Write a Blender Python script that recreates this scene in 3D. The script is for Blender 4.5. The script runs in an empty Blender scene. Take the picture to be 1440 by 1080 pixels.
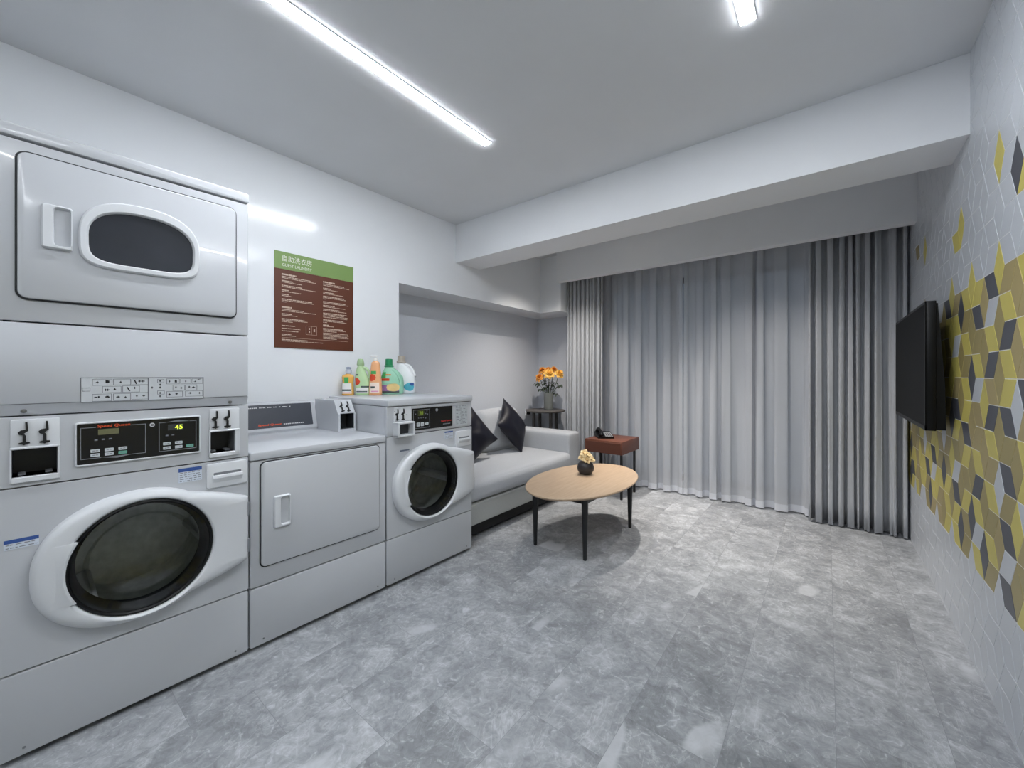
import bpy, bmesh, math, random
from mathutils import Vector, Matrix, noise
scene = bpy.context.scene
COL = scene.collection
PI = math.pi
R = math.radians

# ------------------------------------------------------------------ camera, world, exposure
YAW = math.atan(443 / 560.0)
cam_d = bpy.data.cameras.new('camera')
cam_d.sensor_width = 36.0
cam_d.lens = 36.0 * 560 / 1440
cam_d.shift_y = -13 / 1440
cam_d.clip_start = 0.02
cam = bpy.data.objects.new('camera', cam_d)
cam.location = (0, 0, 1.25)
cam.rotation_euler = (PI / 2, 0, YAW)
COL.objects.link(cam)
scene.camera = cam
world = bpy.data.worlds.new('night_world')
scene.world = world
world.use_nodes = True
world.node_tree.nodes['Background'].inputs[0].default_value = (0.30, 0.36, 0.45, 1)
world.node_tree.nodes['Background'].inputs[1].default_value = 0.25
scene.view_settings.view_transform = 'Standard'
scene.view_settings.look = 'None'
scene.view_settings.gamma = 1.0
scene.view_settings.use_curve_mapping = False
scene.view_settings.exposure = 0.38
STRIP_POWER = 76.0
STRIP_COLOR = (0.92, 0.957, 1.0)
DOWN_POWER = 130.0         # watts of the recessed downlights behind the beam
DOWN_COLOR = (1.0, 0.93, 0.85)
CR = Vector((math.cos(YAW), math.sin(YAW), 0))       # directions used to face things to the room
CF = Vector((-math.sin(YAW), math.cos(YAW), 0))

# ------------------------------------------------------------------ materials
def lin(c):
    out = []
    for v in c:
        v = v / 255.0
        out.append(v / 12.92 if v <= 0.04045 else ((v + 0.055) / 1.055) ** 2.4)
    return tuple(out) + (1.0,)
MATS = {}
def mat(name, rgb, rough=0.5, metal=0.0, spec=0.5, var=0.0, scale=20.0, bump=0.0, coat=0.0, stretch=None, emit=0.0, sheen=0.0):
    if name in MATS: return MATS[name]
    m = bpy.data.materials.new(name); m.use_nodes = True
    nt = m.node_tree; b = nt.nodes['Principled BSDF']
    b.inputs['Base Color'].default_value = lin(rgb)
    b.inputs['Roughness'].default_value = rough
    b.inputs['Metallic'].default_value = metal
    b.inputs['Specular IOR Level'].default_value = spec
    b.inputs['Coat Weight'].default_value = coat
    b.inputs['Sheen Weight'].default_value = sheen
    if emit:
        b.inputs['Emission Color'].default_value = lin(rgb)
        b.inputs['Emission Strength'].default_value = emit
    if var or bump:
        tc = nt.nodes.new('ShaderNodeTexCoord')
        mp = nt.nodes.new('ShaderNodeMapping')
        if stretch: mp.inputs['Scale'].default_value = stretch
        nt.links.new(tc.outputs['Object'], mp.inputs['Vector'])
        n = nt.nodes.new('ShaderNodeTexNoise'); n.inputs['Scale'].default_value = scale
        n.inputs['Detail'].default_value = 4
        nt.links.new(mp.outputs[0], n.inputs['Vector'])
        if var:
            r = nt.nodes.new('ShaderNodeValToRGB')
            lo = tuple(x * (1 - var) for x in lin(rgb)[:3]) + (1,)
            hi = tuple(min(1, x * (1 + var)) for x in lin(rgb)[:3]) + (1,)
            r.color_ramp.elements[0].position = 0.3; r.color_ramp.elements[0].color = lo
            r.color_ramp.elements[1].position = 0.7; r.color_ramp.elements[1].color = hi
            nt.links.new(n.outputs[0], r.inputs[0]); nt.links.new(r.outputs[0], b.inputs['Base Color'])
        if bump:
            bp = nt.nodes.new('ShaderNodeBump'); bp.inputs['Strength'].default_value = bump
            bp.inputs['Distance'].default_value = 0.004
            nt.links.new(n.outputs[0], bp.inputs['Height']); nt.links.new(bp.outputs[0], b.inputs['Normal'])
    MATS[name] = m
    return m

def thin_glass(name, tint, gloss=0.12, rough=0.02):
    m = bpy.data.materials.new(name); m.use_nodes = True
    nt = m.node_tree; nt.nodes.clear()
    o = nt.nodes.new('ShaderNodeOutputMaterial'); mx = nt.nodes.new('ShaderNodeMixShader')
    t = nt.nodes.new('ShaderNodeBsdfTransparent'); g = nt.nodes.new('ShaderNodeBsdfGlossy')
    fr = nt.nodes.new('ShaderNodeFresnel'); fr.inputs[0].default_value = 1.5
    t.inputs[0].default_value = tint + (1,); g.inputs['Roughness'].default_value = rough
    nt.links.new(fr.outputs[0], mx.inputs[0]); nt.links.new(t.outputs[0], mx.inputs[1]); nt.links.new(g.outputs[0], mx.inputs[2])
    nt.links.new(mx.outputs[0], o.inputs[0])
    return m

def sheer_mat():
    m = bpy.data.materials.new('sheer_voile'); m.use_nodes = True
    nt = m.node_tree; nt.nodes.clear()
    o = nt.nodes.new('ShaderNodeOutputMaterial'); mx = nt.nodes.new('ShaderNodeMixShader'); mx2 = nt.nodes.new('ShaderNodeMixShader')
    t = nt.nodes.new('ShaderNodeBsdfTransparent'); d = nt.nodes.new('ShaderNodeBsdfDiffuse'); tl = nt.nodes.new('ShaderNodeBsdfTranslucent')
    d.inputs[0].default_value = lin((226, 229, 235)); tl.inputs[0].default_value = lin((226, 229, 235))
    w = nt.nodes.new('ShaderNodeTexWave'); w.inputs['Scale'].default_value = 90; w.inputs['Distortion'].default_value = 1.0
    tc = nt.nodes.new('ShaderNodeTexCoord'); nt.links.new(tc.outputs['Object'], w.inputs['Vector'])
    mr = nt.nodes.new('ShaderNodeMapRange'); mr.inputs[3].default_value = 0.20; mr.inputs[4].default_value = 0.34
    nt.links.new(w.outputs[1], mr.inputs[0])
    mx.inputs[0].default_value = 0.25
    nt.links.new(d.outputs[0], mx.inputs[1]); nt.links.new(tl.outputs[0], mx.inputs[2])
    nt.links.new(mr.outputs[0], mx2.inputs[0]); nt.links.new(mx.outputs[0], mx2.inputs[1]); nt.links.new(t.outputs[0], mx2.inputs[2])
    nt.links.new(mx2.outputs[0], o.inputs[0])
    return m

def wood_mat(name, c1, c2, rough=0.4, scale=6.0, stretch=(8, 1, 8)):
    m = bpy.data.materials.new(name); m.use_nodes = True
    nt = m.node_tree; b = nt.nodes['Principled BSDF']; b.inputs['Roughness'].default_value = rough
    tc = nt.nodes.new('ShaderNodeTexCoord'); mp = nt.nodes.new('ShaderNodeMapping'); mp.inputs['Scale'].default_value = stretch
    n = nt.nodes.new('ShaderNodeTexNoise'); n.inputs['Scale'].default_value = scale; n.inputs['Detail'].default_value = 6
    n.inputs['Distortion'].default_value = 0.6
    r = nt.nodes.new('ShaderNodeValToRGB')
    r.color_ramp.elements[0].position = 0.3; r.color_ramp.elements[0].color = lin(c1)
    r.color_ramp.elements[1].position = 0.7; r.color_ramp.elements[1].color = lin(c2)
    nt.links.new(tc.outputs['Object'], mp.inputs[0]); nt.links.new(mp.outputs[0], n.inputs['Vector'])
    nt.links.new(n.outputs[0], r.inputs[0]); nt.links.new(r.outputs[0], b.inputs['Base Color'])
    return m

def marble_mat():
    m = bpy.data.materials.new('grey_marble_tile'); m.use_nodes = True
    nt = m.node_tree; b = nt.nodes['Principled BSDF']
    L = nt.links.new
    b.inputs['Roughness'].default_value = 0.38
    b.inputs['Specular IOR Level'].default_value = 0.35
    tc = nt.nodes.new('ShaderNodeTexCoord')
    at = nt.nodes.new('ShaderNodeAttribute'); at.attribute_name = 'tile_shift'
    add = nt.nodes.new('ShaderNodeVectorMath'); add.operation = 'ADD'
    sc = nt.nodes.new('ShaderNodeVectorMath'); sc.operation = 'SCALE'; sc.inputs['Scale'].default_value = 37.0
    L(at.outputs['Vector'], sc.inputs[0]); L(tc.outputs['Object'], add.inputs[0]); L(sc.outputs[0], add.inputs[1])
    # broad clouding
    n1 = nt.nodes.new('ShaderNodeTexNoise'); n1.inputs['Scale'].default_value = 4.6; n1.inputs['Detail'].default_value = 7
    n1.inputs['Roughness'].default_value = 0.62; n1.inputs['Distortion'].default_value = 0.9
    L(add.outputs[0], n1.inputs['Vector'])
    r1 = nt.nodes.new('ShaderNodeValToRGB')
    cr = r1.color_ramp
    cr.elements[0].position = 0.30; cr.elements[0].color = lin((136, 139, 143))
    cr.elements[1].position = 0.72; cr.elements[1].color = lin((188, 191, 195))
    e = cr.elements.new(0.52); e.color = lin((160, 163, 167))
    L(n1.outputs[0], r1.inputs[0])
    # fine mottling
    n2 = nt.nodes.new('ShaderNodeTexNoise'); n2.inputs['Scale'].default_value = 22; n2.inputs['Detail'].default_value = 8
    n2.inputs['Roughness'].default_value = 0.7; n2.inputs['Distortion'].default_value = 1.2
    L(add.outputs[0], n2.inputs['Vector'])
    mr = nt.nodes.new('ShaderNodeMapRange'); mr.inputs[1].default_value = 0.3; mr.inputs[2].default_value = 0.7
    mr.inputs[3].default_value = 0.70; mr.inputs[4].default_value = 1.24
    L(n2.outputs[0], mr.inputs[0])
    # white veins: distance to the middle of a warped noise
    mp = nt.nodes.new('ShaderNodeMapping'); mp.inputs['Rotation'].default_value = (0, 0, 0.6); mp.inputs['Scale'].default_value = (1, 0.45, 1)
    L(add.outputs[0], mp.inputs[0])
    n3 = nt.nodes.new('ShaderNodeTexNoise'); n3.inputs['Scale'].default_value = 7; n3.inputs['Detail'].default_value = 7
    n3.inputs['Roughness'].default_value = 0.6; n3.inputs['Distortion'].default_value = 1.8
    L(mp.outputs[0], n3.inputs['Vector'])
    r3 = nt.nodes.new('ShaderNodeValToRGB'); c3 = r3.color_ramp
    c3.elements[0].position = 0.482; c3.elements[0].color = (0, 0, 0, 1)
    c3.elements[1].position = 0.518; c3.elements[1].color = (0, 0, 0, 1)
    e = c3.elements.new(0.5); e.color = (1, 1, 1, 1)
    L(n3.outputs[0], r3.inputs[0])
    mask = nt.nodes.new('ShaderNodeMapRange'); mask.inputs[1].default_value = 0.42; mask.inputs[2].default_value = 0.62
    mask.inputs[3].default_value = 0.12; mask.inputs[4].default_value = 0.6
    L(n1.outputs[0], mask.inputs[0])
    mu = nt.nodes.new('ShaderNodeMath'); mu.operation = 'MULTIPLY'
    L(r3.outputs[0], mu.inputs[0]); L(mask.outputs[0], mu.inputs[1])
    # tone of the single tile
    at2 = nt.nodes.new('ShaderNodeAttribute'); at2.attribute_name = 'tile_tone'
    tone = nt.nodes.new('ShaderNodeMath'); tone.operation = 'MULTIPLY'
    L(mr.outputs[0], tone.inputs[0]); L(at2.outputs['Fac'], tone.inputs[1])
    vm = nt.nodes.new('ShaderNodeVectorMath'); vm.operation = 'SCALE'
    L(r1.outputs[0], vm.inputs[0]); L(tone.outputs[0], vm.inputs['Scale'])
    mx = nt.nodes.new('ShaderNodeMix'); mx.data_type = 'RGBA'
    mx.inputs[7].default_value = lin((204, 207, 211))
    # network of thin pale cracks
    wn = nt.nodes.new('ShaderNodeTexNoise'); wn.inputs['Scale'].default_value = 6; wn.inputs['Detail'].default_value = 5
    L(add.outputs[0], wn.inputs['Vector'])
    ws_ = nt.nodes.new('ShaderNodeVectorMath'); ws_.operation = 'SCALE'; ws_.inputs['Scale'].default_value = 0.16
    L(wn.outputs[1], ws_.inputs[0])
    wa_ = nt.nodes.new('ShaderNodeVectorMath'); wa_.operation = 'ADD'
    L(add.outputs[0], wa_.inputs[0]); L(ws_.outputs[0], wa_.inputs[1])
    vo = nt.nodes.new('ShaderNodeTexVoronoi'); vo.feature = 'DISTANCE_TO_EDGE'; vo.inputs['Scale'].default_value = 11
    L(wa_.outputs[0], vo.inputs['Vector'])
    vr = nt.nodes.new('ShaderNodeMapRange'); vr.inputs[1].default_value = 0.0; vr.inputs[2].default_value = 0.045
    vr.inputs[3].default_value = 0.75; vr.inputs[4].default_value = 0.0
    L(vo.outputs[0], vr.inputs[0])
    vk = nt.nodes.new('ShaderNodeMapRange'); vk.inputs[1].default_value = 0.5; vk.inputs[2].default_value = 0.62
    vk.inputs[3].default_value = 0.0; vk.inputs[4].default_value = 1.0
    L(n2.outputs[0], vk.inputs[0])
    vm2 = nt.nodes.new('ShaderNodeMath'); vm2.operation = 'MULTIPLY'
    L(vr.outputs[0], vm2.inputs[0]); L(vk.outputs[0], vm2.inputs[1])
    mxb = nt.nodes.new('ShaderNodeMath'); mxb.operation = 'MAXIMUM'
    L(mu.outputs[0], mxb.inputs[0]); L(vm2.outputs[0], mxb.inputs[1])
    # pale sharp-edged calcite patches in some tiles
    mp4 = nt.nodes.new('ShaderNodeMapping'); mp4.inputs['Rotation'].default_value = (0, 0, -0.5); mp4.inputs['Scale'].default_value = (1, 0.4, 1)
    L(add.outputs[0], mp4.inputs[0])
    n4 = nt.nodes.new('ShaderNodeTexNoise'); n4.inputs['Scale'].default_value = 3.6; n4.inputs['Detail'].default_value = 2
    n4.inputs['Distortion'].default_value = 0.4
    L(mp4.outputs[0], n4.inputs['Vector'])
    r4 = nt.nodes.new('ShaderNodeMapRange'); r4.inputs[1].default_value = 0.655; r4.inputs[2].default_value = 0.700
    r4.inputs[3].default_value = 0.0; r4.inputs[4].default_value = 0.60
    L(n4.outputs[0], r4.inputs[0])
    mxa = nt.nodes.new('ShaderNodeMath'); mxa.operation = 'MAXIMUM'
    L(mxb.outputs[0], mxa.inputs[0]); L(r4.outputs[0], mxa.inputs[1])
    L(mxa.outputs[0], mx.inputs[0]); L(vm.outputs[0], mx.inputs[6]); L(mx.outputs[2], b.inputs['Base Color'])
    bp = nt.nodes.new('ShaderNodeBump'); bp.inputs['Strength'].default_value = 0.05; bp.inputs['Distance'].default_value = 0.002
    L(n2.outputs[0], bp.inputs['Height']); L(bp.outputs[0], b.inputs['Normal'])
    return m

WALL = mat('white_satin_paint', (236, 239, 243), 0.15, spec=0.5, var=0.012, scale=3)
WALL_MATT = mat('white_matt_paint', (234, 236, 239), 0.7, spec=0.2, var=0.012, scale=4)
NICHE = mat('grey_wallpaper', (206, 210, 218), 0.75, spec=0.2, var=0.02, scale=60, bump=0.05)
WHITE = mat('white_enamel', (193, 196, 201), 0.22, spec=0.5, var=0.008, scale=4, coat=0.2)
WPLAS = mat('white_plastic', (214, 217, 221), 0.3, spec=0.5, var=0.008, scale=6)
GAP_SHADE = mat('dark_gap_shade', (34, 36, 40), 0.6, var=0.1)  # shade in the gap around the dryer doors, put into a dark colour
BLACK = mat('black_plastic', (13, 14, 16), 0.4, spec=.25, var=0.1)
BLACKM = mat('black_matt_metal', (24, 25, 28), 0.45, var=0.1)
PANEL = mat('black_panel_film', (20, 22, 27), 0.25, var=0.06)
PANELG = mat('charcoal_panel_film', (58, 62, 71), 0.35, var=0.04)
STEEL = mat('drum_steel', (190, 194, 190), 0.35, metal=0.35, var=0.15, scale=30)
SCREW = mat('screw_steel', (140, 142, 146), 0.3, metal=0.9, var=0.05)
ORANGE = mat('orange_print', (226, 84, 38), 0.5, var=0.03)
PALEINK = mat('pale_print', (205, 207, 208), 0.5, var=0.03)
INK = mat('black_print', (40, 42, 46), 0.5, var=0.03)
GREYINK = mat('grey_print', (128, 131, 136), 0.5, var=0.03)
BLUEINK = mat('blue_print', (52, 84, 150), 0.5, var=0.03)
STICK = mat('sticker_paper', (206, 214, 226), 0.45, var=0.02)
TEAL = mat('teal_key', (104, 168, 150), 0.4, var=0.03)
KEY = mat('pale_key', (196, 202, 206), 0.4, var=0.03)
LCD = mat('lcd_glass', (112, 112, 84), 0.25, var=0.08, scale=200)
LCDD = mat('dark_lcd_glass', (58, 62, 66), 0.25, var=0.05)
LED = mat('lit_green_digits', (206, 232, 60), 0.4, var=0, emit=1.1)
DGLASS = mat('smoked_window', (44, 47, 53), 0.12, var=0.1, scale=6, spec=0.4)
DOORGLASS = thin_glass('washer_door_glass', (0.93, 0.95, 0.94))

# ------------------------------------------------------------------ mesh helpers
class MB:
    def __init__(s): s.bm = bmesh.new()
    def box(s, x0, x1, y0, y1, z0, z1, bev=0.0, seg=2):
        vs = [s.bm.verts.new(p) for p in [(x0,y0,z0),(x1,y0,z0),(x1,y1,z0),(x0,y1,z0),(x0,y0,z1),(x1,y0,z1),(x1,y1,z1),(x0,y1,z1)]]
        fs = [s.bm.faces.new([vs[i] for i in q]) for q in [(3,2,1,0),(4,5,6,7),(0,1,5,4),(1,2,6,5),(2,3,7,6),(3,0,4,7)]]
        if bev:
            es = list({e for f in fs for e in f.edges})
            bmesh.ops.bevel(s.bm, geom=es, offset=bev, segments=seg, profile=0.5, affect='EDGES', clamp_overlap=True)
        return s
    def loft(s, rings, cap0=True, cap1=True, closed=True):
        V = [[s.bm.verts.new(p) for p in r] for r in rings]
        n = len(V[0])
        for a, b in zip(V[:-1], V[1:]):
            for i in range(n if closed else n - 1):
                j = (i + 1) % n
                s.bm.faces.new((a[i], a[j], b[j], b[i]))
        if cap0: s.bm.faces.new(list(reversed(V[0])))
        if cap1: s.bm.faces.new(V[-1])
        return s
    def plate(s, pts, x0, x1, bev=0.0):
        """prism standing out of a wall: outline pts=(y,z), from x0 out to x1"""
        rings = [[(x0, y, z) for y, z in pts]]
        if bev:
            rings.append([(x1 - bev, y, z) for y, z in pts])
            rings.append([(x1 - bev * 0.3, y, z) for y, z in inset(pts, bev * 0.3)])
            rings.append([(x1, y, z) for y, z in inset(pts, bev)])
        else:
            rings.append([(x1, y, z) for y, z in pts])
        return s.loft(rings)
    def plate_hole(s, outer, hole, x0, x1):
        loops = []
        for pts in (outer, hole):
            f = [s.bm.verts.new((x1, y, z)) for y, z in pts]; b = [s.bm.verts.new((x0, y, z)) for y, z in pts]
            n = len(pts)
            fe = [s.bm.edges.new((f[i], f[(i + 1) % n])) for i in range(n)]
            for i in range(n):
                j = (i + 1) % n
                s.bm.faces.new((b[i], b[j], f[j], f[i]))
            loops += fe
        bmesh.ops.triangle_fill(s.bm, edges=loops, use_beauty=True, normal=(1, 0, 0))
        return s
    def tube(s, pts, r, n=8, caps=True):
        pts = [Vector(p) for p in pts]
        rr = r if isinstance(r, (list, tuple)) else [r] * len(pts)
        rings = []; up = None
        for i, p in enumerate(pts):
            t = (pts[min(i + 1, len(pts) - 1)] - pts[max(i - 1, 0)]).normalized()
            if up is None:
                up = Vector((0, 0, 1)) if abs(t.z) < 0.9 else Vector((1, 0, 0))
            a = t.cross(up)
            if a.length < 1e-6: a = t.cross(Vector((0, 1, 0.3)))
            a.normalize(); b = t.cross(a).normalized(); up = b.cross(t) * -1 if False else up
            rings.append([p + a * math.cos(2*PI*k/n) * rr[i] + b * math.sin(2*PI*k/n) * rr[i] for k in range(n)])
        return s.loft(rings, caps, caps)
    def lathe(s, prof, c=(0, 0, 0), n=32, sx=1.0, sy=1.0, cap0=True, cap1=True):
        rings = [[(c[0] + r * sx * math.cos(2*PI*k/n), c[1] + r * sy * math.sin(2*PI*k/n), c[2] + z) for k in range(n)] for r, z in prof]
        return s.loft(rings, cap0, cap1)
    def ball(s, c, r, n=12, sz=1.0):
        prof = [(r * math.sin(PI * i / n) + 1e-5, -r * sz * math.cos(PI * i / n)) for i in range(n + 1)]
        return s.lathe(prof, c, max(8, n))
    def cyl_x(s, y, z, r, x0, x1, n=24, bev=0.0):
        return s.plate([(y + r * math.cos(2*PI*k/n), z + r * math.sin(2*PI*k/n)) for k in range(n)], x0, x1, bev)
    def rbox(s, x0, x1, y0, y1, z0, z1, r, puff=(0, 0, 0), n=6, cs=3):
        """upholstered block: rounded box with puffed faces"""
        c = Vector(((x0+x1)/2, (y0+y1)/2, (z0+z1)/2)); h = Vector(((x1-x0)/2, (y1-y0)/2, (z1-z0)/2))
        def ax(hh):
            a = [-hh + r * (1 - math.cos(PI/2 * i / cs)) for i in range(cs)]
            a += [-hh + r + (2*hh - 2*r) * i / n for i in range(n + 1)]
            a += [hh - r * (1 - math.cos(PI/2 * i / cs)) for i in reversed(range(cs))]
            return a
        A = [ax(h[i]) for i in range(3)]
        cache = {}
        def vert(p):
            k = tuple(round(v, 6) for v in p)
            if k in cache: return cache[k]
            q = Vector(p); inner = Vector([max(-(h[i]-r), min(h[i]-r, q[i])) for i in range(3)])
            d = q - inner
            if d.length > 1e-9: q2 = inner + d.normalized() * r
            else: q2 = q
            u = [q[i] / h[i] for i in range(3)]
            for i in range(3):
                j, k2 = (i + 1) % 3, (i + 2) % 3
                q2[i] += puff[i] * (1 if u[i] > 0 else -1) * abs(u[i])**3 * (1 - u[j]**2) * (1 - u[k2]**2)
            v = s.bm.verts.new(c + q2); cache[k] = v
            return v
        for i in range(3):
            j, k = (i + 1) % 3, (i + 2) % 3
            for sg in (-1, 1):
                for a in range(len(A[j]) - 1):
                    for b in range(len(A[k]) - 1):
                        q = []
                        for (aa, bb) in ((a, b), (a + 1, b), (a + 1, b + 1), (a, b + 1)):
                            p = [0, 0, 0]; p[i] = sg * h[i]; p[j] = A[j][aa]; p[k] = A[k][bb]
                            q.append(vert(p))
                        if len(set(q)) < 4: continue
                        s.bm.faces.new(q if sg > 0 else list(reversed(q)))
        return s
    def grid(s, fn, nu, nv, wrap=False):
        V = [[s.bm.verts.new(fn(i / nu, j / nv)) for j in range(nv + 1)] for i in range(nu + 1)]
        for i in range(nu):
            for j in range(nv):
                s.bm.faces.new((V[i][j], V[i+1][j], V[i+1][j+1], V[i][j+1]))
        return s
    def xform(s, M):
        bmesh.ops.transform(s.bm, matrix=M, verts=s.bm.verts); return s
    def build(s, name, material, parent=None, smooth=True, angle=35, recalc=True, **props):
        if recalc: bmesh.ops.recalc_face_normals(s.bm, faces=s.bm.faces)
        me = bpy.data.meshes.new(name); s.bm.to_mesh(me); s.bm.free()
        for m in (material if isinstance(material, (list, tuple)) else [material]): me.materials.append(m)
        if smooth:
            me.polygons.foreach_set('use_smooth', [True] * len(me.polygons))
            me.set_sharp_from_angle(angle=R(angle))
        o = bpy.data.objects.new(name, me); COL.objects.link(o)
        if parent: o.parent = parent
        for k, v in props.items(): o[k] = v
        return o

def inset(pts, d):
    n = len(pts); out = []
    ar = sum(pts[i][0] * pts[(i+1) % n][1] - pts[(i+1) % n][0] * pts[i][1] for i in range(n))
    sg = 1 if ar > 0 else -1
    for i in range(n):
        a = Vector(pts[i-1]); b = Vector(pts[i]); c = Vector(pts[(i+1) % n])
        e1 = b - a; e2 = c - b
        if e1.length < 1e-9: e1 = e2
        if e2.length < 1e-9: e2 = e1
        e1.normalize(); e2.normalize()
        n1 = Vector((-e1.y, e1.x)) * sg; n2 = Vector((-e2.y, e2.x)) * sg
        m = n1 + n2
        if m.length < 1e-6: m = n1
        m.normalize()
        k = max(0.5, m.dot(n1))
        p = b + m * d / k
        out.append((p.x, p.y))
    return out

def rr(y0, y1, z0, z1, r, n=5):
    pts = []
    for cy, cz, a0 in ((y1 - r, z1 - r, 0), (y0 + r, z1 - r, 90), (y0 + r, z0 + r, 180), (y1 - r, z0 + r, 270)):
        for i in range(n + 1):
            a = R(a0 + 90 * i / n); pts.append((cy + r * math.cos(a), cz + r * math.sin(a)))
    return pts
def circ(y, z, r, n=48): return [(y + r * math.cos(2*PI*k/n), z + r * math.sin(2*PI*k/n)) for k in range(n)]

def empty(name, loc, rz=0.0, label=None, cat=None, group=None):
    o = bpy.data.objects.new(name, None); COL.objects.link(o)
    o.empty_display_size = 0.1
    o.location = loc; o.rotation_euler = (0, 0, rz)
    return tag(o, label, cat, group)
def tag(o, label=None, cat=None, group=None, kind=None):
    if label: o['label'] = label
    if cat: o['category'] = cat
    if group: o['group'] = group
    if kind: o['kind'] = kind
    return o
def struct(name, mb, m, **kw): return tag(mb.build(name, m, smooth=kw.pop('smooth', False), **kw), kind='structure')

TEXT_AXES = Matrix(((0, 0, 1), (1, 0, 0), (0, 1, 0)))      # text x -> +Y, text y -> +Z, facing +X
def text(name, body, m, parent, x, y, z, height, width=None, ext=0.0004, slant=0.0, bold=0.0):
    """lettering on a face that looks along +X; (y, z) is the lower left corner"""
    cu = bpy.data.curves.new(name, 'FONT'); cu.body = body; cu.size = 1.0; cu.extrude = 0.0; cu.shear = slant; cu.offset = bold
    cu.resolution_u = 3
    t = bpy.data.objects.new(name, cu); COL.objects.link(t)
    bpy.context.view_layer.update()
    dg = bpy.context.evaluated_depsgraph_get()
    me = bpy.data.meshes.new_from_object(t.evaluated_get(dg))
    bpy.data.objects.remove(t); bpy.data.curves.remove(cu)
    xs = [v.co.x for v in me.vertices]; ys = [v.co.y for v in me.vertices]
    x0, x1, y0, y1 = min(xs), max(xs), min(ys), max(ys)
    sy = height / (y1 - y0); sx = sy if width is None else width / (x1 - x0)
    for v in me.vertices:
        v.co = (x + ext, y + (v.co.x - x0) * sx, z + (v.co.y - y0) * sy)
    me.materials.clear(); me.materials.append(m); me.name = name
    o = bpy.data.objects.new(name, me); COL.objects.link(o); o.parent = parent
    return o
def bars(mb, items, x, t=0.0005):
    for y0, y1, z0, z1 in items: mb.box(x - 0.0004, x + t, y0, y1, z0, z1)
    return mb
def frame_lines(mb, y0, y1, z0, z1, w, x, t=0.0005):
    return bars(mb, [(y0, y1, z0, z0 + w), (y0, y1, z1 - w, z1), (y0, y0 + w, z0, z1), (y1 - w, y1, z0, z1)], x, t)

# ================================================================== the room
XL, XR, XN = -2.76, 0.495, -3.10         # left wall, right wall, back of the sofa niche
YB, YN0, YW, YBACK = 2.63, 1.99, 4.50, -1.9
ZC = 2.67                                # ceiling
# floor: single tiles 0.3 x 0.6 in a running bond
rnd = random.Random(5)
fl = bmesh.new()
sh = fl.loops.layers.float_color.new('tile_shift'); tn = fl.loops.layers.float_color.new('tile_tone')
gx = 0.0006
col_i = 0
x = 0.024 - 0.3 * 12
while x < XR + 0.3:
    off = [0.0, 0.2, 0.4][col_i % 3] + 0.10
    y = YBACK - 0.6 + off
    while y < YW + 0.4:
        x0, x1, y0, y1 = x + gx, x + 0.3 - gx, y + gx, y + 0.6 - gx
        vs = [fl.verts.new(p) for p in ((x0, y0, 0), (x1, y0, 0), (x1, y1, 0), (x0, y1, 0))]
        f = fl.faces.new(vs)
        c = (rnd.random(), rnd.random(), rnd.random(), 1); tone = rnd.choice([0.86, 0.93, 0.97, 1.0, 1.02, 1.05, 1.12])
        for lp in f.loops: lp[sh] = c; lp[tn] = (tone, tone, tone, 1)
        y += 0.6
    x += 0.3; col_i += 1
# grout bed under the joints
vs = [fl.verts.new(p) for p in ((-3.4, YBACK - .7, -.0012), (1.0, YBACK - .7, -.0012), (1.0, 5.3, -.0012), (-3.4, 5.3, -.0012))]
g = fl.faces.new(vs); g.material_index = 1
vs = [fl.verts.new(p) for p in ((-3.4, YBACK - .7, -.05), (-3.4, 5.3, -.05), (1.0, 5.3, -.05), (1.0, YBACK - .7, -.05))]
g = fl.faces.new(vs); g.material_index = 1
me = bpy.data.meshes.new('floor'); fl.to_mesh(me); fl.free()
me.materials.append(marble_mat()); me.materials.append(mat('grey_grout', (134, 136, 140), 0.8, var=0.05))
floor = bpy.data.objects.new('floor', me); COL.objects.link(floor); tag(floor, kind='structure')

b = MB(); b.box(-3.4, 0.9, YBACK - .3, YW + .4, ZC, ZC + .12); struct('ceiling', b, mat('ceiling_paint', (222, 224, 227), 0.75, spec=0.2, var=0.012, scale=4))
b = MB(); b.box(-3.3, XL, YBACK - .3, YN0, 0, ZC)
b.box(XN, XL, YN0, 4.05, 2.005, ZC)                      # wall over the niche
b.box(XN, -2.47, 4.05, YW + .1, 2.005, ZC)               # its return beside the window
struct('wall_left', b, WALL)
b = MB(); b.box(-3.3, XN, YN0, YW + .1, 0, ZC); struct('wall_niche', b, NICHE)
b = MB(); b.box(-3.3, 0.8, YBACK - .2, YBACK, 0, ZC); struct('wall_rear', b, mat('grey_rear_paint', (128, 130, 132), 0.7, spec=0.2, var=0.012, scale=4))
b = MB(); b.box(XL, XR, YB, 2.955, 2.312, ZC); struct('trim_beam', b, WALL_MATT)
b = MB(); b.box(-2.47, XR, 3.955, 4.045, 2.330, ZC); struct('trim_pelmet', b, WALL_MATT)
# window wall with a wide opening
WX0, WX1, WZ0, WZ1 = -2.10, 0.20, 0.10, 2.30
b = MB()
b.box(XN, WX0, YW, YW + .2, 0, ZC); b.box(WX1, 0.8, YW, YW + .2, 0, ZC)
b.box(WX0, WX1, YW, YW + .2, 0, WZ0); b.box(WX0, WX1, YW, YW + .2, WZ1, ZC)
struct('wall_window', b, NICHE)
b = MB()
ALU = mat('dark_aluminium', (78, 82, 88), 0.4, metal=0.6, var=0.04)
for x0 in (WX0, -1.36, -0.60, WX1 - .05): b.box(x0, x0 + .05, YW + .05, YW + .11, WZ0, WZ1)
for z0 in (WZ0, WZ1 - .05): b.box(WX0, WX1, YW + .05, YW + .11, z0, z0 + .05)
wf = struct('window_1', b, ALU)
b = MB(); b.box(WX0, WX1, YW + .075, YW + .081, WZ0, WZ1)
b.build('pane', thin_glass('window_glass', (0.80, 0.84, 0.86)), wf)

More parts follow.
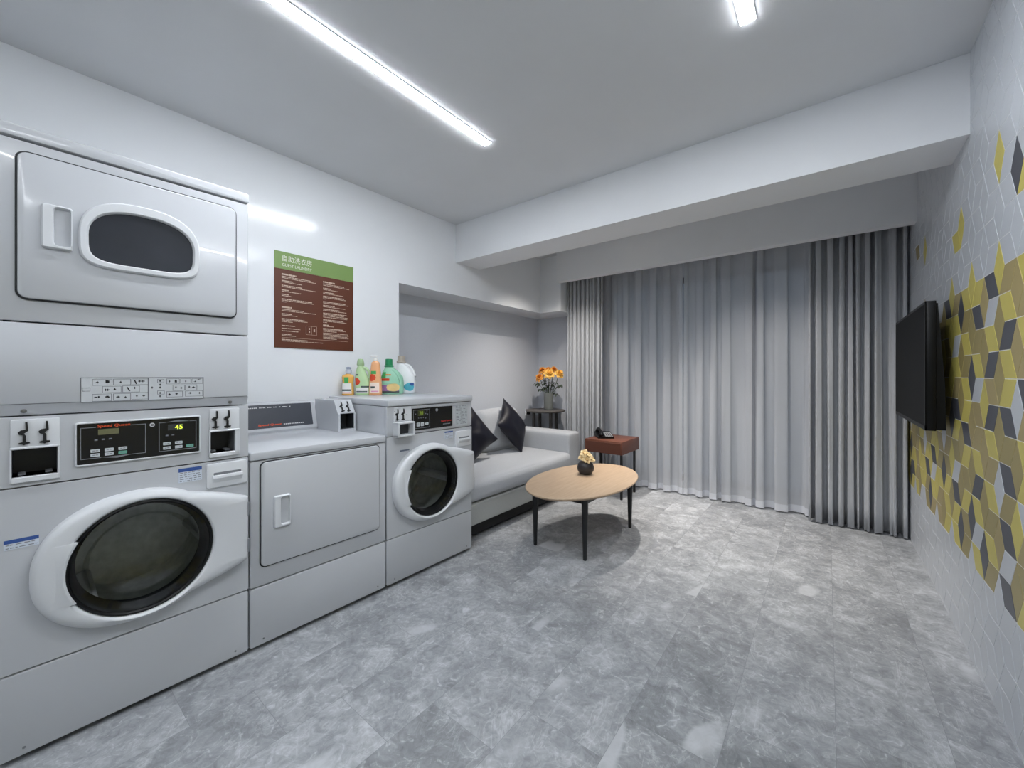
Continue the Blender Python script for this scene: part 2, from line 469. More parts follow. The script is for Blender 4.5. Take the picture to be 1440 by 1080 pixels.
# right wall: rhombus tiles (one mesh, every tile a raised facet)
a_, p_ = 0.1173, 0.1016
def deg6(k, m): return (2.433 + 3*a_*m if k % 2 == 0 else 2.433 - 1.5*a_ + 3*a_*m, 1.236 + p_*k)
READ = '''
6,-1V D 6,-1L Y 7,0V Y 6,1V Y 6,1R Y 7,4V Y 8,4R O 7,3L W
3,0V Y 3,0R D 3,0L O 3,1V Y 3,1R Y 3,1L Y 3,2L O 2,-1V O 2,0V O 3,-1R Y 2,-1L O 3,2V Y 3,-1V O 3,2R D 3,3V W 3,-2V O
2,-1R Y 2,0R D 2,0L W 2,1V D 2,1R Y 2,1L O 1,0V O 1,0R Y 1,0L D 1,1V O 1,1R Y 1,1L O 1,2L W 0,-1V O 0,-1R Y 0,0V O 0,0R Y 0,0L D 0,1V O 0,1R Y 0,1L O 1,-1R Y 0,-1L O
-1,0V O -1,0R O -1,0L Y -1,1V D -1,1R Y -1,1L W -1,2L O -2,-1V W -2,-1R D -2,0V Y -2,0R O -2,0L D -2,1V O -2,1R D -2,1L Y -3,1V O -3,1R D -3,2L Y -1,-1R D -2,-1L O
-3,0V O -3,0R Y -3,0L O -3,1L O -4,-1V O -4,-1R D -4,0V O -4,0R Y -4,0L O -4,1V O -4,1R O -4,1L Y -5,0V W -5,0R Y -5,1V O -5,1R O -5,1L D -5,2L W -6,1V O -6,1R D -3,-1R Y -4,-1L Y
-5,0L O -6,-1V Y -6,-1R D -6,0V O -6,0R Y -6,0L O -6,1L Y -7,0V O -7,0R Y -7,1V D -7,1R O -7,1L W -7,2L Y -8,0V D -8,0R Y -8,1V D -8,1R Y -8,1L O -5,-1R W -6,-1L O
-7,0L W -8,0L O -8,-1V O -8,-1R D -7,-1R O -8,-1L Y
-4,2V W -4,2R O -4,2L O -4,3V O -4,3R O -4,3L Y -3,2L Y -5,2V Y -5,2R O -5,3V Y -5,3R D -5,3L O -5,4L Y -6,2V D -6,2R Y -6,2L Y -6,3V Y -6,3R D -6,3L W -7,3V Y -7,3R Y -7,3L O -7,4L O -8,3V D
'''.split()
READ = {READ[i]: READ[i+1] for i in range(0, len(READ), 2)}
tb = bmesh.new()
trnd = random.Random(11)
def clip_poly(P, lo, hi, ax):
    for lim, sg in ((lo, 1), (hi, -1)):
        out = []
        for i in range(len(P)):
            A, B = P[i-1], P[i]
            ia, ib = sg * (A[ax] - lim) >= 0, sg * (B[ax] - lim) >= 0
            if ia != ib:
                t = (lim - A[ax]) / (B[ax] - A[ax]); out.append(tuple(A[q] + t * (B[q] - A[q]) for q in (0, 1)))
            if ib: out.append(B)
        P = out
        if len(P) < 3: return []
    return P
for k in range(-14, 15):
    for m_ in range(-14, 9):
        P = deg6(k, m_); e0 = (a_, 0); e1 = (a_/2, p_); e2 = (-a_/2, p_)
        for t, V in (('V', [(0,0), e1, (0, 2*p_), e2]), ('R', [(0,0), e0, (e0[0]+e1[0], p_), e1]), ('L', [(0,0), e2, (-a_ + e2[0], p_), (-a_, 0)])):
            poly = [(P[0] + v[0], P[1] + v[1]) for v in V]
            ar = sum(poly[i-1][0]*poly[i][1] - poly[i][0]*poly[i-1][1] for i in range(4))
            if ar < 0: poly.reverse()
            poly = inset(poly, 0.0016)
            poly = clip_poly(poly, YBACK, YW, 0)
            if poly: poly = clip_poly(poly, 0.0, ZC, 1)
            if not poly: continue
            key = f'{k},{m_}{t}'
            cz = sum(q[1] for q in poly) / len(poly)
            if key in READ: c = READ[key]
            elif k <= 3 and k >= -8 and not (k == 3 and t != 'V' and trnd.random() < 0.45) and not (k == 3 and t == 'V' and trnd.random() < .35):
                c = trnd.choice('YYYYOOOOOODDDW')
            else: c = 'W'
            mi = {'W': 1, 'Y': 2, 'O': 3, 'D': 5}[c]
            if c == 'O' and trnd.random() < 0.35: mi = 4
            f0 = [tb.verts.new((XR + .0025, y, z)) for y, z in poly]
            f1 = [tb.verts.new((XR + .0003, y, z)) for y, z in poly]
            f2 = [tb.verts.new((XR, y, z)) for y, z in inset(poly, 0.0012)]
            n = len(poly)
            for A, B in ((f0, f1), (f1, f2)):
                for i in range(n):
                    j = (i + 1) % n
                    f = tb.faces.new((A[i], A[j], B[j], B[i])); f.material_index = mi
            f = tb.faces.new(f2); f.material_index = mi
vs = [(XR + .0012, YBACK, 0), (XR + .0012, YBACK, ZC), (XR + .0012, YW, ZC), (XR + .0012, YW, 0)]
f = tb.faces.new([tb.verts.new(v) for v in vs]); f.material_index = 0
bmesh.ops.recalc_face_normals(tb, faces=[f_ for f_ in tb.faces if len(f_.verts) > 0])
bb = [(XR + .004, XR + .2, YBACK - .2, YW + .2, 0, ZC)]
me = bpy.data.meshes.new('wall_right')
tmp = MB(); tmp.bm.free(); tmp.bm = tb
for q in bb: tmp.box(*q)
tb.to_mesh(me); tb.free()
for m in (mat('white_grout', (236, 236, 236), 0.8, var=0.02), mat('white_wall_tile', (198, 202, 208), 0.3, var=0.01, scale=3, spec=0.45),
          mat('mustard_tile', (202, 189, 100), 0.4, var=0.05, scale=5), mat('olive_tile', (158, 144, 94), 0.4, var=0.05, scale=5),
          mat('khaki_tile', (168, 152, 104), 0.4, var=0.05, scale=5), mat('slate_tile', (78, 80, 88), 0.4, var=0.06, scale=5)): me.materials.append(m)
wr = bpy.data.objects.new('wall_right', me); COL.objects.link(wr); tag(wr, kind='structure')

# ================================================================== lights
LIT = bpy.data.materials.new('lit_opal_diffuser'); LIT.use_nodes = True
lb = LIT.node_tree.nodes['Principled BSDF']
lb.inputs['Base Color'].default_value = (0.9, 0.9, 0.9, 1); lb.inputs['Emission Color'].default_value = STRIP_COLOR + (1,)
lb.inputs['Emission Strength'].default_value = STRIP_POWER
def strip(xc, y0, y1, label):
    t = empty('strip_light', (xc, (y0 + y1) / 2, ZC), 0, label, 'ceiling light', 'recessed strip lights')
    L = (y1 - y0) / 2
    b = MB()
    for s in (-1, 1): b.box(s * .027 - .0025, s * .027 + .0025, -L - .004, L + .004, -.003, 0.004)
    for s in (-1, 1): b.box(-.027, .027, s * (L + .002) - .002, s * (L + .002) + .002, -.003, 0.004)
    b.build('housing', WPLAS, t, smooth=False)
    b = MB(); b.box(-.0245, .0245, -L, L, -.006, 0.003); b.build('diffuser', LIT, t, smooth=False)
    return t
strip(-1.636, 0.44, 1.826, 'long white strip light in the ceiling above the washing machines')
strip(-0.249, 0.44, 1.842, 'white strip light at the top edge, nearer the tiled wall')


strip(-1.636, -1.75, -1.00, 'added unseen strip light behind the camera, fill for the machine side')  # unseen fill strip, added to brighten the floor on this side
strip(-0.249, -1.55, -0.30, 'added unseen strip light behind the camera, fill for the tiled side')  # second unseen strip, added as fill from behind the camera
def downlight(x, y, tx, ty, power, cone, label):
    t = empty('downlight', (x, y, ZC), 0, label, 'ceiling light', 'downlights behind the beam')
    b = MB(); b.lathe([(0.048, 0.0), (0.048, -0.004), (0.040, -0.006), (0.034, 0.0)], n=32, cap0=False, cap1=False); b.build('trim_ring', WPLAS, t)
    b = MB(); b.lathe([(0.034, -0.0005), (0.0001, -0.0005)], n=32, cap0=False); b.build('lens', mat('lit_lens', (255, 244, 228), 0.4, emit=4.0), t)
    l = bpy.data.lights.new('lamp', 'SPOT'); l.energy = power; l.color = DOWN_COLOR; l.shadow_soft_size = 0.022
    l.spot_size = R(cone); l.spot_blend = 1.0
    lo = bpy.data.objects.new('lamp', l); COL.objects.link(lo); lo.parent = t; lo.location = (0, 0, -0.012)
    d = Vector((tx, ty, 0)) - Vector((x, y, ZC - .012))
    lo.rotation_euler = d.to_track_quat('-Z', 'Y').to_euler()
    return t
downlight(-1.98, 3.42, -2.50, 3.68, DOWN_POWER * .75, 96, 'recessed downlight behind the beam above the sofa armrest')
downlight(-1.50, 3.70, -0.80, 3.50, DOWN_POWER * 1.25, 68, 'recessed downlight behind the beam above the red-brown side table')
downlight(-0.60, 3.36, -0.35, 3.85, DOWN_POWER * 0.46, 92, 'recessed downlight behind the beam in front of the sheer curtains')

# ================================================================== machines
ROW = -math.atan(0.0242)
def machine(name, y0, label, cat):
    r = empty(name, (-2.037 + 0.0242 * y0, y0, 0), ROW, label, cat)
    return r
def coin_slide(parent, x, y, z, s=1.0):
    """black S shaped coin lever; (y, z) is the middle of its foot"""
    b = MB()
    O = [(-.011,-.002),(-.004,-.003),(0,-.006),(.004,-.003),(.012,-.001),(.012,.003),(.004,.004),(.004,.024),(.000,.031),(.009,.040),(.007,.068),(.0025,.069),(.003,.044),(-.007,.042),(-.013,.036),(-.011,.029),(-.003,.026),(-.003,.004),(-.011,.002)]
    b.plate([(y + u * s, z + v * s) for u, v in O], x, x + .007)
    return b.build('coin_slide', BLACKM, parent, smooth=False)
def pocket(parent, name, y0, y1, z0, z1, x, depth, m, lip=None):
    b = MB()
    ring = lambda xx: [(xx, y1, z1), (xx, y0, z1), (xx, y0, z0), (xx, y1, z0)]
    b.loft([ring(x), ring(x - depth)], cap0=False, cap1=True)
    o = b.build(name, m, parent, smooth=False, recalc=False)
    return o
def sunk_handle(parent, name, outer, inner, x, h=0.012, depth=0.02, m=None):
    """raised escutcheon with a finger pocket (same point count)"""
    b = MB()
    P = lambda pts, xx: [(xx, y, z) for y, z in pts]
    b.loft([P(outer, x), P(outer, x + h * .6), P(inset(outer, .004), x + h), P(inset(inner, -.002), x + h), P(inner, x + h * .7), P(inset(inner, .003), x + h - depth)], cap0=False)
    return b.build(name, m or WPLAS, parent)
def body_shell(root, w, d, z0, z1, t=0.012, name='cabinet', front=-.02):
    b = MB()
    b.box(-d, front, 0.001, t, z0, z1); b.box(-d, front, w - t, w - .001, z0, z1)
    b.box(-d, front, t, w - t, z0, z0 + t); b.box(-d, front, t, w - t, z1 - t, z1); b.box(-d, -d + t, t, w - t, z0, z1)
    return b.build(name, WHITE, root, smooth=False)
def feet(root, w, d):
    for fy in (.06, w - .06):
        for fx in (-.06, -d + .08):
            b = MB(); b.lathe([(.02, 0), (.02, .012), (.008, .014), (.008, .03)], (fx, fy, 0), 12); b.build('foot', BLACKM, root)
def front_plate(root, name, w, z0, z1, r=.006, x=0.0, t=.02, m=None):
    b = MB(); b.plate(rr(.002, w - .002, z0, z1, r, 3), x - t, x, .003); return b.build(name, m or WHITE, root)
def screws(root, L, x=0.0, r=.0045):
    for y, z in L:
        b = MB(); b.cyl_x(y, z, r, x - .002, x + .002, 12, .001); b.build('screw', SCREW, root)

def washer_door(root, cy, cz, w):
    """front loader door: white ring with a handle bulge on the left and a hinge wing on the right"""
    N = 96
    def outer(grow=0.0):
        pts = []
        for k in range(N):
            a = 2 * PI * k / N; c, s = math.cos(a), math.sin(a)
            if c < 0: rx, rz, e = 0.277, 0.237, 2.2
            else: rx, rz, e = 0.243, 0.237, 2.0
            rad = 1 / ((abs(c) / (rx + grow)) ** e + (abs(s) / (rz + grow)) ** e) ** (1 / e)
            y, z = rad * c, rad * s
            if c > 0:                                     # wing that runs to the hinge on the right edge
                lim = 0.135
                if abs(z) < 0.20:
                    wing = (w - .012 - cy) + grow
                    t = max(0.0, min(1.0, (0.20 - abs(z)) / (0.20 - lim)))
                    edge = 0.233 * math.sqrt(max(0, 1 - (z / .235) ** 2))
                    if abs(z) <= lim: y = wing
                    else: y = max(y, edge * (1 - t) + wing * t)
            pts.append((cy + y, cz + z))
        return pts
    def ring(rad, dy=0.0): return [(cy + rad * math.cos(2*PI*k/N) + dy, cz - .006 + rad * math.sin(2*PI*k/N)) for k in range(N)]
    P = lambda pts, x: [(x, y, z) for y, z in pts]
    d = empty('door', (0, 0, 0)); d.parent = root
    dm = MB()
    o = outer()
    dm.loft([P(o, .001), P(o, .030), P(inset(o, .006), .040), P(inset(o, .02), .047),
             P(ring(.217), .050), P(ring(.210), .047), P(ring(.206), .036), P(ring(.204), .004)], cap0=False, cap1=False)
    me_o = dm.build('door_ring', WPLAS, root, angle=50)
    # replace the helper empty: the ring itself is the door
    bpy.data.objects.remove(d)
    door = me_o; door.name = 'door'
    # sunk finger grip on the left of the opening
    b = MB()
    yl, yr = cy - .268, cy - .196
    rows = []
    for i in range(13):                                   # wedge that rises from the ring towards the glass
        z = cz + .100 - .205 * i / 12
        ins = cy - math.sqrt(max(0.0, .206 ** 2 - (z - cz + .006) ** 2)) + .006
        edge = 1.0 if 0 < i < 12 else .55
        rows.append([(.030, yl + .030, z), (.0475, yl + .036, z), (.051, (yl + .04 + ins) / 2, z), (.0475 + .010 * edge, ins - .006, z), (.0475 + .006 * edge, ins, z), (.034, ins, z)])
    b.loft(rows)
    b.build('door_handle', WPLAS, door)
    b = MB()
    b.loft([P(ring(.205), .040), P(ring(.199), .043), P(ring(.193), .038), P(ring(.190), .010), P(ring(.175), -.03)], cap0=False, cap1=False)
    b.build('gasket_or_gap_shade', BLACK, door)
    b = MB()
    b.loft([P(ring(.196), .038), P(ring(.182), .043), P(ring(.160), .032), P(ring(.142), -.01), P(ring(.10), -.035), P(ring(.05), -.045), P(ring(.002), -.047)], cap0=False)
    b.build('door_glass', DOORGLASS, door)
    b = MB()
    DEPTH = -.40
    b.loft([P(ring(.19), -.035), P(ring(.235), -.05), P(ring(.235), DEPTH), P(ring(.06), DEPTH - .03), P(ring(.001), DEPTH - .03)], cap0=False, cap1=False)
    drum = b.build('drum', STEEL, root)
    for k in range(3):
        a = R(90 + 120 * k + 20)
        b = MB(); yy, zz = cy + .215 * math.cos(a), cz + .215 * math.sin(a)
        b.loft([[(xx, cy + (.235 - hh) * math.cos(a + da), cz + (.235 - hh) * math.sin(a + da)) for da, hh in ((-.12, .002), (-.05, .045), (.05, .045), (.12, .002))] for xx in (-.07, DEPTH + .02)])
        b.build('drum_paddle', WPLAS, drum, smooth=False)
    for s in (-1, 1):
        b = MB(); b.box(.004, .034, w - .016, w - .006, cz + s * .08 - .03, cz + s * .08 + .03, .002, 1); b.build('hinge', GREYINK, root)
    return door

def drawer(root, y0, y1, z0, z1):
    b = MB(); b.plate(rr(y0, y1, z0, z1, .008), -.004, .010, .004); d = b.build('detergent_drawer', WPLAS, root)
    yy0, yy1, zm = y0 + (y1 - y0) * .16, y1 - (y1 - y0) * .16, z0 + (z1 - z0) * .52
    b = MB(); b.plate(rr(yy0, yy1, zm - .002, zm + .010, .003), .008, .0106); b.build('finger_slot_shade', mat('painted_slot_shade', (118, 121, 126), .5, var=.05), d)  # flat plate; the shade of the slot is put into its grey
    b = MB()
    S = [(.0095, zm), (.020, zm - .003), (.022, zm - .012), (.016, zm - .022), (.0095, zm - .032)]
    b.loft([[(x_, yy0 - .004, z_) for x_, z_ in S], [(x_, yy1 + .004, z_) for x_, z_ in S]]); b.build('drawer_lip', WPLAS, d)
    return d
def sticker(root, name, y0, y1, z0, z1, x, head=.3, seed=1):
    b = MB(); b.box(x - .0004, x + .0004, y0, y1, z0, z1); s = b.build(name, STICK, root, smooth=False)
    b = MB(); b.box(x, x + .0007, y0, y1, z1 - (z1 - z0) * head, z1); b.build('header_band', BLUEINK, s, smooth=False)
    rn = random.Random(seed); b = MB(); n = max(2, int((z1 - z0) / .011))
    for i in range(n):
        zz = z0 + (z1 - z0) * (1 - head) * (i + .5) / n
        yy = y0 + .004
        while yy < y1 - .006:
            l = rn.uniform(.004, .014); b.box(x, x + .0006, yy, min(yy + l, y1 - .003), zz - .0012, zz + .0014); yy += l + rn.uniform(.002, .006)
    b.build('printed_lines', GREYINK, s, smooth=False)
    return s

# ---- stacked washer and dryer (nearest)
Y0, W = -0.024, 0.688
st = machine('stacked_washer_dryer', Y0, 'tall white stacked tumble dryer over front-loading washer, nearest machine in the row', 'washing machine')
D = .70
q = lambda y: y - Y0
body_shell(st, W, D, .02, .887, name='lower_cabinet')
b = MB(); b.box(-D, -.135, .001, W - .001, .889, 1.114); b.build('console_housing', WHITE, st, smooth=False)
body_shell(st, W, D, 1.118, 2.010, name='upper_cabinet')
feet(st, W, D)
front_plate(st, 'kick_panel', W, .022, .290, .008)
b = MB(); b.plate_hole(rr(.002, W - .002, .296, .885, .006, 3), circ(q(.318), .577, .203), -.02, 0); b.build('front_panel', WHITE, st, angle=30)
# console face around the two coin openings
op = [(q(.006), q(.102), .921, 1.012), (q(.523), q(.610), .921, 1.012)]
b = MB()
b.box(-.14, 0, .002, W - .002, 1.012, 1.114); b.box(-.14, 0, .002, W - .002, .890, .921)
b.box(-.14, 0, .002, op[0][0], .921, 1.012); b.box(-.14, 0, op[0][1], op[1][0], .921, 1.012); b.box(-.14, 0, op[1][1], W - .002, .921, 1.012)
con = b.build('control_console', WHITE, st, smooth=False)
COIN_IN = mat('coin_tray_dark', (52, 55, 60), .5, var=.1)
for (ya, yb, za, zb), sl, sx in ((op[0], (q(.031), q(.074)), q(.108)), (op[1], (q(.540), q(.582)), q(.627))):
    pocket(con, 'coin_tray', ya, yb, za, zb, -.001, .085, COIN_IN)
    b = MB(); b.plate(rr(ya - .003, sx, 1.016, 1.106, .004, 3), -.001, .005, .002); pl = b.build('coin_plate', WPLAS, con)
    for y in sl: coin_slide(pl, .005, y, 1.029, 1.0)
    b = MB()
    b.box(-.001, .013, ya - .004, sx, 1.010, 1.017, .002, 1); b.box(-.001, .010, ya - .004, ya - .0005, .905, 1.011); b.box(-.001, .010, yb + .0005, sx, .905, 1.011, .001, 1); b.box(-.001, .010, ya - .004, sx, .903, .920, .002, 1)
    b.build('coin_surround', WPLAS, con)
    for y in (ya + .012, yb - .026):
        b = MB(); b.box(-.07, -.03, y, y + .016, za, za + .006); b.build('coin_guide', GREYINK, con, smooth=False)
# control panel
b = MB(); F = rr(q(.141), q(.490), .931, 1.084, .008); G = rr(q(.146), q(.485), .937, 1.078, .004)
b.loft([[(-.001, y, z) for y, z in F], [(.006, y, z) for y, z in F], [(.009, y, z) for y, z in inset(F, .002)], [(.009, y, z) for y, z in inset(G, -.001)], [(.004, y, z) for y, z in G]], cap0=False, cap1=False)
pf = b.build('panel_frame', WPLAS, st)
b = MB(); b.plate(G, .001, .005); cp = b.build('control_panel', PANEL, st, smooth=False)
b = MB(); X = .005
bars(b, [(q(.154), q(.156), .955, 1.064), (q(.321), q(.323), .956, 1.063), (q(.154), q(.192), 1.063, 1.065), (q(.280), q(.323), 1.063, 1.065),
         (q(.154), q(.205), .9545, .9565), (q(.285), q(.323), .9545, .9565), (q(.360), q(.362), .953, 1.064), (q(.474), q(.476), .953, 1.064), (q(.360), q(.476), .952, .954), (q(.360), q(.380), 1.063, 1.065), (q(.455), q(.476), 1.063, 1.065)], X)
b.plate([(q(.205), .956), (q(.285), .956), (q(.245), .948)], X - .0004, X + .0005)
b.plate([(q(.380), 1.064), (q(.418), 1.0715), (q(.455), 1.064)], X - .0004, X + .0005)
b.build('outline_print', GREYINK, cp, smooth=False)
text('lettering', 'Speed Queen', ORANGE, cp, X + .0004, q(.195), 1.060, .0125, .085, bold=.02, slant=.1)
b = MB(); b.box(X - .001, X + .0006, q(.197), q(.250), 1.036, 1.056); b.build('display', LCD, cp, smooth=False)
b = MB(); b.box(X - .001, X + .0005, q(.387), q(.434), 1.032, 1.055); dd = b.build('display', LCDD, cp, smooth=False)
text('lit_digits', '45', LED, dd, X + .0008, q(.408), 1.035, .0165, .024, bold=.01)
b = MB(); b.loft([[(X, y, z) for y, z in circ(q(.341), 1.0585, .0075, 20)], [(X + .0012, y, z) for y, z in circ(q(.341), 1.0585, .0075, 20)], [(X + .0012, y, z) for y, z in circ(q(.341), 1.0585, .0045, 20)], [(X, y, z) for y, z in circ(q(.341), 1.0585, .0045, 20)]], cap0=False, cap1=False)
b.cyl_x(q(.341), 1.0585, .002, X, X + .001, 10); b.build('emblem', PALEINK, cp)
for i, (y, z, teal, ww) in enumerate([(.190, .981, 0, 0), (.225, .981, 0, 0), (.260, .981, 0, 0), (.190, .966, 0, 0), (.225, .966, 0, 0), (.260, .966, 1, 0), (.384, .981, 0, 0), (.420, .981, 0, 0), (.384, .964, 0, 0), (.420, .964, 0, 0), (.455, .964, 1, 0)]):
    b = MB(); b.plate(rr(q(y) - .0115, q(y) + .0115, z - .0055, z + .0055, .0015, 2), X, X + .0014); kb = b.build('button', TEAL if teal else KEY, cp, smooth=False)
    b = MB(); bars(b, [(q(y) - .007, q(y) - .001, z - .001, z + .0015), (q(y) + .001, q(y) + .007, z - .001, z + .0015)], X + .0014, .0004); b.build('key_print', GREYINK, kb, smooth=False)
b = MB()
for y, z in ((.192, 1.018), (.210, 1.019), (.228, 1.019), (.384, 1.012), (.402, 1.013)): bars(b, [(q(y) - .004, q(y) + .004, z - .002, z + .003)], X)
b.build('status_print', mat('dim_print', (110, 113, 118), .5, var=.02), cp, smooth=False)
drawer(st, q(.510), q(.655), .775, .877)
sticker(st, 'warning_sticker', q(.420), q(.495), .818, .874, .0004, .26, 3)
sticker(st, 'notice_sticker', q(-.010), q(.062), .693, .724, .0004, .38, 4)
washer_door(st, q(.318), .583, W)
screws(st, [(.055, .045), (W - .05, .045)], r=.004)
# upper dryer
b = MB(); b.plate(rr(.002, W - .002, 1.155, 1.419, .004, 2), -.02, 0, .003); mp_ = b.build('access_panel', WHITE, st)
b = MB(); b.loft([[(x_, yy, z_) for x_, z_ in ((-.002, 1.154), (-.004, 1.150), (-.020, 1.118), (-.030, 1.118), (-.030, 1.154))] for yy in (.002, W - .002)]); tr = b.build('lower_trim', WHITE, st, smooth=False)
screws(st, [(q(.030), 1.132), (q(.597), 1.131)], x=-.011, r=.007)
front_plate(st, 'dryer_front', W, 1.424, 2.006, .006)
b = MB(); b.plate(rr(0.0, W, 2.012, 2.052, .007, 4), -D, .006, .004); b.build('top_cap', WHITE, st)
b = MB(); b.plate(rr(q(.012), q(.617), 1.492, 1.974, .028), .0, .0035); b.build('gasket_or_gap_shade', GAP_SHADE, st, smooth=False)  # dark plate that paints the shaded gap around the door
b = MB(); b.plate(rr(q(.017), q(.613), 1.498, 1.969, .024), .001, .013, .005); ud = b.build('dryer_door', WHITE, st)
def dshape(cy, cz, a, bt, bb, n=64, e1=2.4, e2=4.5):
    P = []
    for k in range(n):
        t = 2 * PI * k / n; c, s = math.cos(t), math.sin(t)
        e, bz = (e1, bt) if s >= 0 else (e2, bb)
        P.append((cy + a * math.copysign(abs(c) ** (2 / e), c), cz + bz * math.copysign(abs(s) ** (2 / e), s)))
    return P
wo = dshape(q(.317), 1.738, .168, .140, .112); wi = dshape(q(.318), 1.738, .146, .104, .090)
Pp = lambda pts, x: [(x, y, z) for y, z in pts]
b = MB(); b.loft([Pp(wo, .012), Pp(wo, .020), Pp(inset(wo, .005), .026), Pp(inset(wi, -.004), .026), Pp(wi, .022), Pp(inset(wi, .002), .012)], cap0=False, cap1=False); b.build('window_frame', WPLAS, ud)
b = MB(); b.plate(inset(wi, -.003), .012, .0145); b.build('window_glass', DGLASS, ud)
sunk_handle(ud, 'door_handle', rr(q(.066), q(.136), 1.668, 1.814, .008), rr(q(.093), q(.1335), 1.680, 1.806, .012), .012, .016, .022)
# pictogram label
b = MB(); b.box(-.0004, .0006, q(.155), q(.501), 1.153, 1.240); il = b.build('instruction_label', mat('label_paper', (198, 202, 206), .5, var=.02), mp_, smooth=False)
b = MB(); X = .0006
frame_lines(b, q(.155), q(.501), 1.153, 1.240, .0016, X); bars(b, [(q(.329), q(.331), 1.153, 1.240)], X)
u = lambda px, pz: (q(.155) + (px - 95) / 1245 * .346, 1.240 - (pz - 80) / 245 * .087)
cells = [(195, 95, 375, 158), (385, 95, 550, 158), (558, 95, 725, 158), (285, 168, 460, 235), (472, 165, 638, 235), (195, 245, 370, 318), (385, 245, 550, 315), (560, 240, 725, 312), (918, 95, 1060, 155), (1070, 95, 1190, 155), (1200, 95, 1330, 155), (985, 165, 1120, 228), (1125, 165, 1262, 228), (918, 235, 1095, 300), (1125, 235, 1330, 298), (108, 180, 178, 215), (820, 100, 890, 140), (820, 225, 895, 265)]
for (x0, z0, x1, z1) in cells:
    A = u(x0, z1); B = u(x1, z0); frame_lines(b, A[0], B[0], A[1], B[1], .0010, X)
b.build('label_frames', mat('dark_grey_print', (78, 82, 88), .5, var=.02), il, smooth=False)
b = MB(); rn = random.Random(8)
for (x0, z0, x1, z1) in [(305, 105, 355, 140), (1000, 105, 1045, 140), (205, 265, 262, 290), (290, 262, 350, 290), (1215, 120, 1250, 140), (1262, 98, 1310, 112)]:
    for i in range(3):
        cx = rn.uniform(x0 + 6, x1 - 12); A = u(cx, z1 - rn.uniform(0, 10)); B = u(cx + rn.uniform(12, 24), z0 + rn.uniform(0, 10))
        bars(b, [(A[0], B[0], A[1], B[1])], X)
for (x0, z0, x1, z1) in [(580, 108, 615, 150), (510, 180, 548, 222)]:
    A = u(x0, z0); B = u(x1, z1); b.plate([(A[0], A[1]), (A[0] + .004, A[1]), (B[0], B[1]), (B[0] - .004, B[1])], X - .0003, X + .0005)
for (x0, z0) in [(240, 128), (455, 128), (640, 120), (670, 120), (315, 205), (335, 205), (400, 200), (590, 190), (430, 280), (500, 285), (610, 275), (680, 275), (765, 190), (848, 120), (848, 160), (848, 190), (848, 250), (848, 285), (950, 125), (1130, 125), (1020, 190), (1080, 200), (1170, 190), (1220, 195), (950, 270), (1030, 265), (1180, 260), (1290, 262)]:
    A = u(x0, z0); w_ = rn.uniform(.002, .006); bars(b, [(A[0] - w_, A[0] + w_, A[1] - .0012, A[1] + .0012), (A[0] - .001, A[0] + .0012, A[1] - .004, A[1] + .004)], X)
b.build('pictograms', INK, il, smooth=False)

# ---- dryer in the middle
Y0, W = 0.668, 0.686
dr = machine('tumble_dryer', Y0, 'low white tumble dryer with solid door, between the stacked machine and the washer', 'tumble dryer')
q = lambda y: y - Y0
D = .69
b = MB(); b.box(-D, -.02, .001, W - .001, .02, .860); b.build('cabinet', WHITE, dr, smooth=False)
feet(dr, W, D)
front_plate(dr, 'kick_panel', W, .022, .284, .008)
front_plate(dr, 'front_panel', W, .290, .858, .006)
b = MB(); b.plate(rr(0, W, .862, .900, .008, 4), -D, .004, .006); b.build('top_panel', WHITE, dr)
b = MB(); b.plate(rr(q(.706), q(1.314), .370, .855, .026), .0, .0035); b.build('gasket_or_gap_shade', GAP_SHADE, dr, smooth=False)  # door gap again: its shade is a dark plate behind the door
b = MB(); b.plate(rr(q(.711), q(1.310), .375, .850, .022), .001, .012, .005); dd = b.build('dryer_door', WHITE, dr)
sunk_handle(dd, 'door_handle', rr(q(.760), q(.832), .541, .688, .008), rr(q(.788), q(.8285), .552, .680, .012), .011, .014, .020)
screws(dr, [(.055, .045), (W - .05, .045)], r=.004)
# slanted console at the back
S = [(-.605, .900), (-.600, .915), (-.645, 1.072), (-.655, 1.082), (-.69, 1.082), (-.69, .900)]
b = MB(); b.loft([[(x_, yy, z_) for x_, z_ in S] for yy in (.004, q(1.236))]); cn = b.build('console', WHITE, dr, smooth=False)
d0 = Vector((-.600, 0, .915)); d1 = Vector((-.645, 0, 1.072)); dv = (d1 - d0); dl = dv.length; dn = Vector((dv.z, 0, -dv.x)).normalized(); dv.normalize()
CM = Matrix(((dn.x, 0, dv.x, d0.x), (0, 1, 0, 0), (dn.z, 0, dv.z, d0.z), (0, 0, 0, 1)))     # local x = out of the slope, z = up the slope
b = MB(); b.plate(rr(.012, q(1.210), .016, dl - .004, .003, 2), -.001, .0015); b.xform(CM); pn = b.build('console_panel', PANELG, cn, smooth=False)
rn = random.Random(2); b = MB(); yy = .165
while yy < q(1.08):
    l = rn.uniform(.006, .012)
    if rn.random() < .85: bars(b, [(yy, yy + l * .7, dl - .024, dl - .019)], .0015)
    yy += l
bars(b, [(q(1.035) + .011 * i, q(1.035) + .011 * i + .008, .030, .036) for i in range(11)], .0015)
b.xform(CM); b.build('printed_lines', PALEINK, pn, smooth=False)
t = text('lettering', 'Speed Queen', ORANGE, pn, .0019, q(.895), .027, .015, .130, bold=.02, slant=.1)
t.data.transform(CM)
